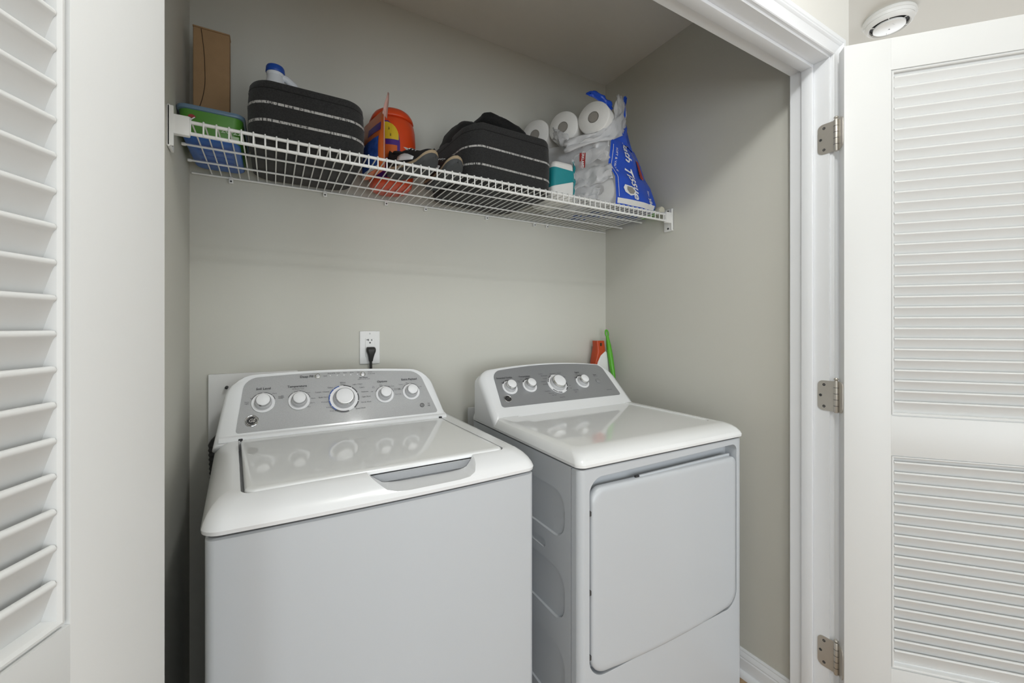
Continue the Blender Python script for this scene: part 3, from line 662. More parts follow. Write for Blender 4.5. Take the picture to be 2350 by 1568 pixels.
#@@PART2@@
# ================================================================== WALL FITTINGS
def outlet():
    O = empty('wall_outlet', (0.3115, YB, 1.162)); tag(O, 'white duplex wall outlet above the washer console', 'outlet')
    obj('cover_plate', box_me(0.2755, 0.3475, YB-0.0065, YB, 1.1015, 1.2225, 0.003, 3), M_PLASTIC, O)
    b = obj('receptacle', box_me(0.2945, 0.3285, YB-0.0085, YB-0.004, 1.1285, 1.1955, 0.001, 1), M_PLASTIC, O)
    obj('slot', box_me(0.3055-0.0013, 0.3055+0.0013, YB-0.0090, YB-0.0080, 1.186, 1.1935), M_BLACK, b)
    obj('slot', box_me(0.2985, 0.3045, YB-0.0090, YB-0.0080, 1.1888, 1.1912), M_BLACK, b)
    obj('slot', box_me(0.3175-0.0013, 0.3175+0.0013, YB-0.0090, YB-0.0080, 1.186, 1.1925), M_BLACK, b)
    obj('ground_hole', lathe_me([(0.0028, -0.0002), (0.0028, 0.0006)], (0.3115, YB-0.0085, 1.1795), (0, -1, 0), 12), M_BLACK, b)
    obj('screw', lathe_me([(0.003, 0), (0.0026, 0.001), (0, 0.0011)], (0.3115, YB-0.0065, 1.213), (0, -1, 0), 12), M_KNOB, O)
    P = empty('power_cord', (0.3125, YB-0.02, 1.15)); tag(P, 'black power cord plugged into the wall outlet, running down behind the washer', 'cord')
    prof = [(0.0, 0.0175), (0.0, 0.0185)]
    rings = []
    for (z, hw, d) in ((1.1640, 0.0120, 0.012), (1.1615, 0.0150, 0.022), (1.154, 0.0162, 0.026), (1.147, 0.0150, 0.026), (1.138, 0.0115, 0.024), (1.127, 0.0085, 0.021), (1.1175, 0.0068, 0.018), (1.112, 0.0060, 0.016)):
        o = rpoly([(-hw, 0.0), (hw, 0.0), (hw, d), (-hw, d)], min(hw, d)*0.45, 4)
        rings.append([Vector((0.3125+p.x, YB-0.0085-p.y, z)) for p in o])
    obj('plug', loft_me(rings, smooth=60), M_RUBBER, P)
    pts = [(0.3125, YB-0.0175, 1.115), (0.3128, YB-0.018, 1.08), (0.313, YB-0.02, 1.03), (0.305, YB-0.03, 0.93), (0.27, YB-0.035, 0.80), (0.22, YB-0.04, 0.66)]
    obj('cable', tube_me(pts, 0.0048, 10), M_RUBBER, P)
outlet()
def supply_box():
    B = empty('washer_supply_box', (-0.04, YB, 0.96)); tag(B, 'white washer hose outlet plate on the back wall, behind the washer console', 'outlet box')
    x0, x1, z0, z1 = -0.1715, 0.075, 0.845, 1.0905
    me = boolean(box_me(x0, x1, YB-0.016, YB, z0, z1, 0.002, 2), [box_me(x0+0.085, x1-0.030, YB-0.03, YB-0.003, z0+0.04, z1-0.05)])
    shade(me, 30); obj('face_frame', me, M_PLASTIC, B)
    for x in (-0.060, 0.02):
        obj('valve', lathe_me([(0.010, 0), (0.010, 0.03), (0.014, 0.032), (0.014, 0.045), (0.0, 0.046)], (x, YB-0.003, 0.985), (0, -1, 0), 16), M_CHROME, B)
    obj('hose_nub', lathe_me([(0.0045, 0), (0.0045, 0.020), (0.003, 0.024), (0, 0.025)], (-0.1235, YB-0.015, 1.0490), (0, -1, 0), 14), M_BLACK, B)
supply_box()
def drain_hose():
    pts = []; rad = []
    for k in range(90):
        t = k/89; z = 0.878-0.62*t
        x = -0.156+0.010*math.sin(t*2.0); y = YB-0.046+0.008*math.sin(t*3)
        pts.append((x, y, z)); rad.append(0.0105 if k % 2 else 0.0130)
    top = [(-0.085, YB-0.046, 0.888), (-0.115, YB-0.046, 0.906), (-0.140, YB-0.046, 0.902), (-0.152, YB-0.046, 0.890)]
    pts = top+pts; rad = [0.0130, 0.0105, 0.0130, 0.0105]+rad
    tag(obj('drain_hose', tube_me(pts, 0.016, 12, 30, rad), M_HOSE), 'grey ribbed drain hose behind the left side of the washer', 'hose')
drain_hose()
def dryer_outlet():
    B = empty('dryer_outlet', (0.755, YB, 0.84)); tag(B, 'white dryer outlet plate low on the wall between the two machines', 'outlet')
    obj('cover_plate', box_me(0.7030, 0.815, YB-0.007, YB, 0.785, 0.9030, 0.003, 3), M_PLASTIC, B)
    obj('receptacle', lathe_me([(0.027, 0.0), (0.027, 0.004), (0.024, 0.006), (0, 0.006)], (0.759, YB-0.006, 0.843), (0, -1, 0), 24), M_BLACK, B)
dryer_outlet()

# ================================================================== WIRE SHELF
SY0, SY1, SZ = 1.198, 1.592, 1.7135                # lip, back rail, wire centre height
TOP = SZ+0.0021
def wire_shelf():
    S = empty('wire_shelf', (0.63, SY1, SZ)); tag(S, 'white wire closet shelf mounted across the back wall', 'shelf')
    xl, xr = lw(1.3)+0.004, XR-0.004
    def rod(nm, x0, x1, y, z, r): return obj(nm, tube_me([(x0, y, z), (x1, y, z)], r, 10), M_WIRE, S)
    rod('front_rail', -0.166, 1.424, SY0+0.001, SZ-0.006, 0.0041); rod('lip_rail', -0.166, 1.424, SY0-0.0005, SZ-0.0325, 0.0041)
    for y in (1.352, 1.475): rod('support_rod', lw(y)+0.012, xr-0.012, y, SZ-0.0048, 0.0029)
    rod('back_rail', lw(SY1)+0.006, xr-0.006, SY1, SZ-0.0048, 0.0032)
    for y in (1.352, 1.475):
        for x in (lw(y)+0.012, xr-0.012): obj('end_cap', lathe_me([(0.004, -0.004), (0.0046, 0), (0.004, 0.005)], (x, y, SZ-0.0048), (1, 0, 0), 10), M_WIRE, S)
    p = [(0, SY1+0.004, 0), (0, SY0+0.004, 0), (0, SY0-0.0035, -0.002), (0, SY0-0.0045, -0.008), (0, SY0-0.0045, -0.0345)]
    me = tube_me(p, 0.0019, 6); me.transform(Matrix.Translation((0, -SY1, 0))); me.materials.append(M_WIRE); first = None
    x = -0.1625
    while x < 1.428:
        if first is None: first = bpy.data.objects.new('wire', me); COL.objects.link(first); first.parent = S; o = first
        else: o = share(first, S)
        o.location = (x-0.63, 0, 0); x += 0.02455
    # end brackets and wall clips
    def bracket(x0, x1, s, xw):
        b = obj('end_bracket', box_me(x0, x1, SY0-0.009, SY0+0.007, SZ-0.041, SZ+0.004, 0.003, 2), M_WIRE, S)
        obj('flange', box_me(min(xw, xw+s*0.006), max(xw, xw+s*0.006), SY0-0.012, SY0+0.034, SZ-0.072, SZ+0.022, 0.002, 2), M_WIRE, b)
        obj('flange_rib', box_me(min(xw, xw+s*0.012), max(xw, xw+s*0.012), SY0-0.012, SY0-0.007, SZ-0.070, SZ+0.020, 0.001, 1), M_WIRE, b)
        for z in (SZ+0.013, SZ-0.060): obj('screw', lathe_me([(0.0045, 0), (0.004, 0.0016), (0.0014, 0.0010), (0.001, 0)], (xw+s*0.006, SY0+0.012, z), (s, 0, 0), 12), M_HOSE, b)
    bracket(lw(SY0)+0.001, -0.163, 1, lw(SY0)+0.0005); bracket(1.422, XR-0.001, -1, XR-0.0005)
    for x in (-0.113, 0.1594, 0.3697, 0.5214, 0.7888, 1.0288, 1.0982):
        c = obj('wall_clip', box_me(x-0.006, x+0.006, SY1-0.006, YB, SZ-0.022, SZ-0.002, 0.002, 2), M_WIRE, S)
        obj('screw', lathe_me([(0.003, 0), (0.0025, 0.001), (0, 0.001)], (x, SY1-0.006, SZ-0.016), (0, -1, 0), 10), M_HOSE, c)
wire_shelf()
Z = TOP+0.0004                                      # things on the shelf stand here

# ================================================================== THINGS ON THE SHELF
def rrect(cx, cy, hx, hy, r, n=6, rot=0.0):
    pts = rpoly([(-hx, -hy), (hx, -hy), (hx, hy), (-hx, hy)], r, n); c, s = math.cos(rot), math.sin(rot)
    return [Vector((cx+p.x*c-p.y*s, cy+p.x*s+p.y*c)) for p in pts]
# low plastic tub
def tub():
    T = empty('wipes_tub', (-0.136, 1.43, Z)); tag(T, 'low blue plastic tub with a green label at the left end of the shelf', 'tub')
    cx, cy = -0.1355, 1.440; hx, hy = 0.067, 0.128; H = 0.073
    def ring(d, z, ex=0): return [Vector((p.x, p.y, z)) for p in rrect(cx, cy, hx+d, hy+d, 0.022)]
    obj('body', loft_me([ring(-0.010, Z), ring(-0.006, Z+0.004), ring(-0.003, Z+0.028), ring(0.0, Z+H)], smooth=50), M_BLUEPL, T)
    lb = []
    for (f, z) in ((-0.0055, Z+0.0055), (-0.0018, Z+0.029), (0.0012, Z+H-0.004)): lb.append(ring(f, z))
    obj('label', loft_me(lb, False, False, True, 50), M_GREEN, T)
    obj('lid', loft_me([ring(0.001, Z+H-0.004), ring(0.0055, Z+H-0.003), ring(0.0065, Z+H+0.002), ring(0.005, Z+H+0.0065), ring(0.0, Z+H+0.008)], smooth=50), M_CLEARBLUE, T)
    for k in range(5): obj('base_rib', box_me(cx-0.040, cx+0.040, cy-0.085+k*0.038, cy-0.075+k*0.038, Z-0.0004, Z+0.003, 0.001, 1), M_BLUECAP, T)
    yl = lambda z: cy-hy+0.004-(z-Z)/H*0.0065
    pr = Print(lambda x, y, h: Vector((x, yl(y)-0.0018-h, y)))
    pr.text('20-22', -0.092, Z+0.031, 0.020, bold=True); pr.text('count wipes', -0.165, Z+0.036, 0.0075); pr.poly([(-0.094, Z+0.012), (-0.076, Z+0.012), (-0.076, Z+0.020), (-0.094, Z+0.020)])
    pr.build('lettering', M_PALEGREEN, T)
    pr = Print(lambda x, y, h: Vector((x, yl(y)-0.0018-h, y)))
    pr.arc(-0.175, Z+0.0475, 0.0, 0.0085, 0.2, 2.9); pr.build('logo', M_REDINK, T)
    pr = Print(lambda x, y, h: Vector((x, yl(y)-0.0022-h, y)))
    pr.poly([(-0.181, Z+0.046), (-0.176, Z+0.0415), (-0.168, Z+0.049), (-0.170, Z+0.0505), (-0.176, Z+0.045), (-0.179, Z+0.048)]); pr.build('logo', M_WHITEINK, T)
    return Z+H+0.008
ZT = tub()
def cardboard():
    B = empty('cardboard_box', (-0.15, 1.50, ZT)); tag(B, 'tall narrow brown cardboard box standing on the blue tub', 'box')
    x0, x1, y0, y1, z1 = -0.192, -0.107, 1.455, 1.490, 2.083
    obj('body', box_me(x0, x1, y0, y1, ZT, z1-0.004, 0.0015, 1), M_CARD, B)
    obj('top_flap', box_me(x0-0.001, x1+0.001, y0-0.001, y1, z1-0.004, z1, 0.001, 1), M_CARD, B)
    pts = []
    for k in range(22):
        t = k/21; z = z1-0.006-t*0.235
        x = x0+0.0245 + 0.006*math.sin(min(1, t*3)*1.2) - 0.020*max(0, (t-0.55)/0.45)**2 - 0.006*(1-t)
        pts.append((x, y0-0.0002, z))
    obj('flap_seam', tube_me(pts, 0.0009, 5), M_CARDEDGE, B)
cardboard()
# felt baskets
def basket(name, cx, cy, hx, hy, H, rot, label, slump=None, s1=0.097, s2=0.052):
    B = empty(name, (cx, cy, Z)); tag(B, label, 'basket', 'striped felt baskets on the wire shelf')
    dz = slump or (lambda x, y: 0.0)
    N = 9; r = 0.055
    def ring(d, z, f=0.0):
        k = (z-Z)/H; out = []
        for p in rrect(cx, cy, hx+d+0.004*math.sin(3.1*k), hy+d+0.004*math.sin(3.1*k), r+d, N, rot):
            nz = noise.noise(Vector((p.x*9, p.y*9, z*9)))*0.004*k
            out.append(Vector((p.x+nz, p.y+nz, z+dz(p.x, p.y)*max(0, k)**1.5)))
        return out
    zs = [0, 0.004, 0.03, 0.06, 0.09, 0.12, 0.15]
    R = [ring(-0.006, Z), ring(-0.001, Z+0.004)]+[ring(0, Z+H*t) for t in (0.15, 0.3, 0.45, 0.6, 0.75, 0.9, 0.97)]+[ring(-0.003, Z+H+0.001), ring(-0.006, Z+H), ring(-0.008, Z+H*0.9), ring(-0.008, Z+H*0.5), ring(-0.008, Z+0.008)]
    o = obj('body', loft_me(R, smooth=50), M_FELT, B)
    obj('rim_seam', loft_me([ring(0.0008, Z+H*0.865), ring(0.0012, Z+H*0.872), ring(0.0006, Z+H*0.88)], False, False, True, 50), M_BLACKCLOTH, B)
    for h in (s1, s2):
        rr = [ring(0.0006, Z+h-0.0034), ring(0.0014, Z+h), ring(0.0006, Z+h+0.0034)]
        obj('stripe', loft_me(rr, False, False, True, 50), M_STITCH, B)
    return B
basket('felt_basket', 0.090, 1.4165, 0.1425, 0.1690, 0.1590, 0.0, 'charcoal felt basket with two white stripes, holding a white jug', s1=0.100, s2=0.055)
basket('felt_basket', 0.7120, 1.4080, 0.1790, 0.1600, 0.203, math.radians(5.0), 'charcoal felt basket with two white stripes, black cloth piled on top',
       slump=lambda x, y: -0.030*max(0, min(1, (0.64-x)/0.12)), s1=0.118, s2=0.056)
def jug():
    J = empty('bleach_jug', (0.005, 1.42, Z+0.009)); tag(J, 'white plastic jug with a blue cap inside the left felt basket', 'jug')
    c = Vector((0.008, 1.425)); z0 = Z+0.009
    rings = []
    for (z, hx, hy) in ((0, 0.050, 0.040), (0.006, 0.056, 0.046), (0.12, 0.056, 0.046), (0.155, 0.052, 0.043), (0.19, 0.040, 0.036), (0.225, 0.028, 0.028), (0.246, 0.0225, 0.0225), (0.262, 0.021, 0.021)):
        rings.append([Vector((p.x, p.y, z0+z)) for p in rrect(c.x+0.01*max(0, 1-z/0.2), c.y, hx, hy, min(hx, hy)*0.96, 5)])
    obj('body', loft_me(rings, smooth=60), M_BOTTLE, J)
    pts = [(c.x+0.012, c.y, z0+0.256), (c.x+0.030, c.y, z0+0.254), (c.x+0.050, c.y, z0+0.239), (c.x+0.066, c.y, z0+0.208), (c.x+0.066, c.y, z0+0.15), (c.x+0.055, c.y, z0+0.12)]
    obj('handle', tube_me(pts, 0.0105, 10), M_BOTTLE, J)
    obj('cap', lathe_me([(0.0245, 0.2625), (0.0255, 0.264), (0.0245, 0.278), (0.0225, 0.282), (0, 0.283)], (c.x, c.y, z0), n=28), M_BLUECAP, J)
    obj('cap_collar', lathe_me([(0.0225, 0.254), (0.0235, 0.256), (0.0235, 0.2620), (0.022, 0.263)], (c.x, c.y, z0), n=28), M_BOTTLE, J)
jug()
def cloth():
    B = empty('folded_cloth', (0.68, 1.42, Z+0.06)); tag(B, 'rumpled black cloth heaped over the right felt basket', 'cloth')
    def blob(c, h, e, seed, rot, amp):
        bm = bmesh.new(); bmesh.ops.create_icosphere(bm, subdivisions=4, radius=1.0)
        R = Matrix.Rotation(rot, 3, 'Y')
        for v in bm.verts:
            p = v.co; q = Vector([math.copysign(abs(x)**e, x) for x in p])
            q = Vector((q.x*h[0], q.y*h[1], q.z*h[2])); q = R @ q
            q += p.normalized()*noise.noise(p*2.2+Vector((seed, 0, 0)))*amp + p.normalized()*abs(noise.noise(Vector((p.x*5+seed, p.y*2, p.z*5))))*amp*0.7
            v.co = Vector(c)+q
        return bm_mesh(bm, 60)
    obj('lower_fold', blob((0.690, 1.435, 1.880), (0.140, 0.115, 0.088), 0.72, 3.1, -0.18, 0.008), M_BLACKCLOTH, B)
    obj('upper_fold', blob((0.752, 1.400, 1.962), (0.108, 0.085, 0.034), 0.72, 8.3, 0.30, 0.007), M_BLACKCLOTH, B)
    obj('left_fold', blob((0.588, 1.420, 1.895), (0.050, 0.130, 0.066), 0.8, 5.7, 0.25, 0.006), M_BLACKCLOTH, B)
cloth()
# orange tub and pouch
def orange_tub():
    T = empty('detergent_tub', (0.36, 1.475, Z)); tag(T, 'rounded orange detergent tub with a yellow and purple label', 'tub')
    cx, cy = 0.360, 1.480
    S = [(0, 0.058, 0.078), (0.004, 0.064, 0.084), (0.04, 0.070, 0.090), (0.10, 0.076, 0.094), (0.15, 0.078, 0.095), (0.19, 0.076, 0.093), (0.212, 0.072, 0.089), (0.222, 0.066, 0.083)]
    L = [(0.222, 0.069, 0.086), (0.225, 0.071, 0.088), (0.236, 0.068, 0.085), (0.248, 0.060, 0.078), (0.256, 0.050, 0.068), (0.2585, 0.036, 0.055)]
    def ring(z, hx, hy, d=0): return [Vector((p.x, p.y, Z+z)) for p in rrect(cx, cy, hx+d, hy+d, min(hx, hy)*0.92, 8)]
    obj('body', loft_me([ring(*s) for s in S], smooth=60), M_ORANGE, T)
    obj('lid', loft_me([ring(*s) for s in L], smooth=60), M_ORANGE, T)
    def surf(a, z, d):
        for i in range(len(S)-1):
            if S[i][0] <= z <= S[i+1][0]:
                t = (z-S[i][0])/(S[i+1][0]-S[i][0]); hx = S[i][1]*(1-t)+S[i+1][1]*t; hy = S[i][2]*(1-t)+S[i+1][2]*t; break
        e = 0.80; ca, sa = math.cos(a), math.sin(a)
        # rounded rectangle reached along angle a
        r = ring(z, hx, hy, d); best = min(r, key=lambda p: abs(math.atan2((p.y-cy), (p.x-cx))-a))
        m = 48; lo = None
        pts = r; n = len(pts)
        for i in range(n):
            p, q = pts[i], pts[(i+1) % n]; a0 = math.atan2(p.y-cy, p.x-cx); a1 = math.atan2(q.y-cy, q.x-cx)
            if a0 <= a <= a1 and a1-a0 < 2: u = (a-a0)/max(1e-6, a1-a0); return p.lerp(q, u)
        return best
    def patch(nm, a0, a1, z0, z1, m, d, curve=None, n=14):
        rows = []
        for j in range(9):
            z = z0+(z1-z0)*j/8
            w = 1.0 if curve is None else curve(j/8)
            ac = (a0+a1)/2; hw = (a1-a0)/2*w
            rows.append([surf(ac-hw+2*hw*i/n, z, d) for i in range(n+1)])
        obj(nm, loft_me(rows, False, False, False, 60), m, T)
    a0, a1 = -2.45, -1.50
    patch('label', a0, a1, 0.015, 0.200, M_PURPLE, 0.0012, lambda t: 1.0 if t < 0.6 else math.sqrt(max(0.02, 1-((t-0.6)/0.4)**2)))
    patch('label', a0+0.04, a1-0.05, 0.138, 0.195, M_YELLOW, 0.0020, lambda t: 1.0 if t < 0.2 else math.sqrt(max(0.02, 1-((t-0.2)/0.8)**2)))
    patch('label', a0+0.05, a1-0.10, 0.078, 0.120, M_ORANGEBAG, 0.0020)
    patch('label', a0+0.05, a1-0.05, 0.030, 0.072, M_MAGENTA, 0.0020)
    pr = Print(lambda x, y, h: surf(-1.82+x, y, 0.0028+h)); pr.text('New', -0.05, 0.172, 0.016, bold=True); pr.text('Scent', 0.0, 0.152, 0.016, bold=True); pr.build('lettering', M_BLACK, T)
orange_tub()
def pouch():
    A = Vector((0.2900, 1.275)); B = Vector((0.2600, 1.425)); d = (B-A); W_ = d.length; d.normalize(); n = Vector((-d.y, d.x)); n = n if n.x < 0 else -n     # n faces the left
    P = empty('detergent_pouch', (0.275, 1.35, Z)); tag(P, 'orange film pouch of blue detergent pods between felt basket and orange tub', 'pouch')
    H = 0.172; mid = (A+B)/2
    def thick(t): return 0.020*(1-t)**0.7*(0.55+1.2*t*(1-t)*1.6)+0.0012
    def pt(u, t, side, off=0):
        w = 1-0.10*t*0; q = A+d*(W_*u); e = math.sqrt(max(0, 1-(2*u-1)**2))**0.7
        cr = noise.noise(Vector((u*5, t*5, side*3.0)))*0.0025*(1-t)
        q = q+n*(side*(thick(t)*e+off)+cr*e); return Vector((q.x, q.y, Z+0.001+H*t))
    def shell(side, off=0.0, u0=0, u1=1, t0=0, t1=1, nu=16, nt=14):
        return loft_me([[pt(u0+(u1-u0)*i/nu, t0+(t1-t0)*j/nt, side, off) for i in range(nu+1)] for j in range(nt+1)], False, False, False, 60)
    rings = []
    for j in range(15):
        t = j/14; rings.append([pt(i/16, t, 1) for i in range(17)]+[pt(1-i/16, t, -1) for i in range(17)])
    obj('bag', loft_me(rings, smooth=60), M_ORANGEBAG, P)
    obj('window', shell(1, 0.0012, 0.10, 0.97, 0.03, 0.56), M_BLUEPODS, P)
    obj('tag_print', shell(1, 0.0012, 0.06, 0.62, 0.66, 0.80), M_PURPLE, P)
    obj('clear_base', shell(1, 0.0018, 0.10, 0.97, 0.0, 0.05), M_WHITEINK, P)
    # torn flap standing up at the near end
    q0 = A+n*0.001
    fl_ = [[Vector((q0.x+dx, q0.y+dy, Z+H+dz)) for (dx, dy, dz) in r] for r in (
        [(-0.004, 0.000, -0.012), (0.012, 0.012, -0.020)], [(0.002, 0.004, 0.018), (0.015, 0.012, 0.014)], [(0.009, 0.008, 0.040), (0.018, 0.014, 0.038)], [(0.015, 0.012, 0.062), (0.0185, 0.014, 0.060)])]
    me = loft_me(fl_, False, False, False, 60); ob = obj('flap', me, M_PINK, P); md = ob.modifiers.new('s', 'SOLIDIFY'); md.thickness = 0.0008
    obj('seam', tube_me([pt(0, t/10, 1) + Vector((0.0, -0.001, 0)) for t in range(11)], 0.0014, 6), M_PINK, P)
pouch()
# sneakers
def shoe(tip, heel, w, label, lean=0.0):
    tip = Vector(tip); heel = Vector(heel); d = heel-tip; Ln = d.length; ang = math.atan2(d.y, d.x)
    S = empty('sneaker', (tip.x, tip.y, Z), ang-math.pi/2); tag(S, label, 'shoe', 'pair of sneakers on the wire shelf')
    # local: y from toe to heel, x across
    NS = 15
    def half(t):   # half width along the sole
        if t < 0.16: f = math.sqrt(1-((0.16-t)/0.16)**2)*0.93+0.02
        elif t < 0.32: f = 0.95+0.05*(t-0.16)/0.16
        elif t < 0.62: f = 1.0-0.20*(t-0.32)/0.30
        elif t < 0.86: f = 0.80+0.0*(t-0.62)
        else: f = 0.80*math.sqrt(max(0.0, 1-((t-0.86)/0.145)**2))+0.02
        return w/2*max(0.06, f)
    def spring(t): return 0.034*max(0, (0.34-t)/0.34)**1.7 + 0.004*max(0, (t-0.8)/0.2)**2
    T = [0.0, 0.012, 0.035, 0.07, 0.11, 0.16, 0.24, 0.34, 0.45, 0.56, 0.68, 0.78, 0.87, 0.94, 0.985, 1.0]
    def slab(z0, z1, g0, g1, nm, m):
        rings = []
        for t in T:
            h = half(t); y = Ln*t; sp = spring(t)
            rings.append([Vector((-h+g0, y, sp+z0)), Vector((-h*0.5, y, sp+z0-0.000)), Vector((h*0.5, y, sp+z0)), Vector((h-g0, y, sp+z0)),
                          Vector((h-g0*0.3, y, sp+(z0+z1)/2)), Vector((h-g1, y, sp+z1)), Vector((-h+g1, y, sp+z1)), Vector((-h+g0*0.3, y, sp+(z0+z1)/2))])
        return obj(nm, loft_me(rings, smooth=50), m, S, local=True)
    so = slab(0.0, 0.0125, 0.003, 0.0, 'outsole', M_SOLE)
    slab(0.0125, 0.0225, 0.0005, 0.002, 'midsole', M_TAN)
    for k in range(7):
        t = 0.42+0.075*k; h = half(t)*0.7
        obj('tread', box_me(-h, h, Ln*t-0.003, Ln*t+0.003, -0.0002+spring(t), 0.001+spring(t), 0.0005, 1), M_SOLE, so, local=True)
    # upper
    rings = []
    for t in T:
        h = half(t)-0.002; y = Ln*t; sp = spring(t)
        top = 0.020+0.028*min(1, t/0.16)**0.7 + (0.030*min(1, max(0, (t-0.16)/0.30)))
        if t > 0.62: top += -0.010*math.sin((t-0.62)/0.38*math.pi) + 0.010*(t-0.62)/0.38
        if t in (0.0,): top = 0.030
        ring = []
        for k in range(13):
            a = math.pi*k/12; cx_ = math.cos(a); sz = math.sin(a)
            ring.append(Vector((h*math.copysign(abs(cx_)**0.6, cx_)*(1-0.28*sz*min(1, t*3)), y+(0.004 if t == 0 else 0), sp+0.0215+(top-0.0215)*abs(sz)**0.75)))
        rings.append(ring)
    obj('upper', loft_me(rings, smooth=60), M_SHOE, S, local=True)
    # white side panel, tongue and laces
    for sgn in (-1, 1):
        rr = []
        for t in (0.30, 0.36, 0.44, 0.52, 0.60, 0.68):
            h = half(t)+0.0006; y = Ln*t; sp = spring(t); k = (t-0.30)/0.38
            z0 = 0.026+0.012*k; z1 = 0.036+0.020*math.sin(k*2.2)
            rr.append([Vector((sgn*h*0.985, y, sp+z0)), Vector((sgn*h*0.93, y, sp+(z0+z1)/2)), Vector((sgn*h*0.85, y, sp+z1))])
        o = obj('side_stripe', loft_me(rr, False, False, False, 60), M_WHITEINK, S, local=True); md = o.modifiers.new('s', 'SOLIDIFY'); md.thickness = 0.0015; md.offset = 0
    for k in range(4):
        t = 0.33+0.07*k; h = half(t)*0.5
        zt = spring(t)+0.0215+(0.020+0.028+0.030*min(1, (t-0.16)/0.30)-0.0215)
        obj('lace', tube_me([(-h, Ln*t, zt-0.006), (0, Ln*t+0.003, zt+0.001), (h, Ln*t, zt-0.006)], 0.0022, 6), M_WHITEINK, S, local=True)
    t = 0.56; zt = spring(t)+0.076
    obj('tongue', loft_me([[Vector((x, Ln*tt, z+0.004*(1-(x/0.022)**2))) for x in (-0.022, -0.011, 0, 0.011, 0.022)] for tt, z in ((0.48, 0.066), (0.54, 0.073), (0.58, 0.080))], False, False, False, 60), M_WHITEINK, S, local=True)
    obj('collar', lathe_me([(0.020, 0), (0.024, 0.003), (0.023, 0.008), (0.017, 0.0085), (0.015, 0.002)], (0, Ln*0.76, 0.066), (0, -0.12, 1), 20), M_SHOE, S, local=True)
shoe((0.4280, 1.2130), (0.3300, 1.3700), 0.078, 'black sneaker with tan midsole lying in front of the orange tub')
shoe((0.5020, 1.2150), (0.4770, 1.4250), 0.070, 'black sneaker with tan midsole pointing forward against the right felt basket')

# ------------------------------------------------------------------ toilet paper
LV = [  # height, near corner A, right corner B, back corner C, left back corner D
    (0.000, (1.178, 1.232), (1.405, 1.246), (1.420, 1.480), (1.010, 1.480)),
    (0.035, (1.172, 1.222), (1.412, 1.236), (1.430, 1.490), (0.995, 1.490)),
    (0.110, (1.160, 1.216), (1.400, 1.256), (1.425, 1.495), (0.985, 1.490)),
    (0.150, (1.132, 1.224), (1.380, 1.270), (1.415, 1.495), (0.985, 1.480)),
    (0.210, (1.134, 1.214), (1.362, 1.278), (1.400, 1.500), (0.980, 1.480)),
    (0.262, (1.146, 1.222), (1.342, 1.290), (1.385, 1.500), (0.980, 1.480)),
]
TD = Vector((-0.470, 0.8827)); TA = Vector((0.8827, 0.470))
def toilet_roll(c, r, l, label, squash=0.0):
    R = empty('toilet_roll', c); tag(R, label, 'toilet paper', 'toilet rolls in the torn pack')
    c = Vector(c); ax = Vector((TA.x, TA.y, 0))
    me = lathe_me([(r*0.335, 0), (r*0.94, 0.0), (r*0.985, 0.003), (r, 0.008), (r, l-0.008), (r*0.98, l-0.002), (r*0.94, l), (r*0.335, l)], c, ax, 36, 50)
    for v in me.vertices:
        o = v.co-c; f = 1+0.05*noise.noise(Vector((o.y*20, o.z*20, c.x*30))); h = o.dot(ax); p = c+ax*h; v.co = p+(v.co-p)*f
    obj('sheets', me, M_PAPER, R)
    obj('core', lathe_me([(r*0.34, -0.0005), (r*0.30, -0.0005), (r*0.30, 0.045), (0, 0.046)], c, ax, 24, 50), M_CORE, R)
    t0 = c+Vector((-0.14*r*0.5, 0.24*r*0.5, r*0.48))-ax*0.001
    return R
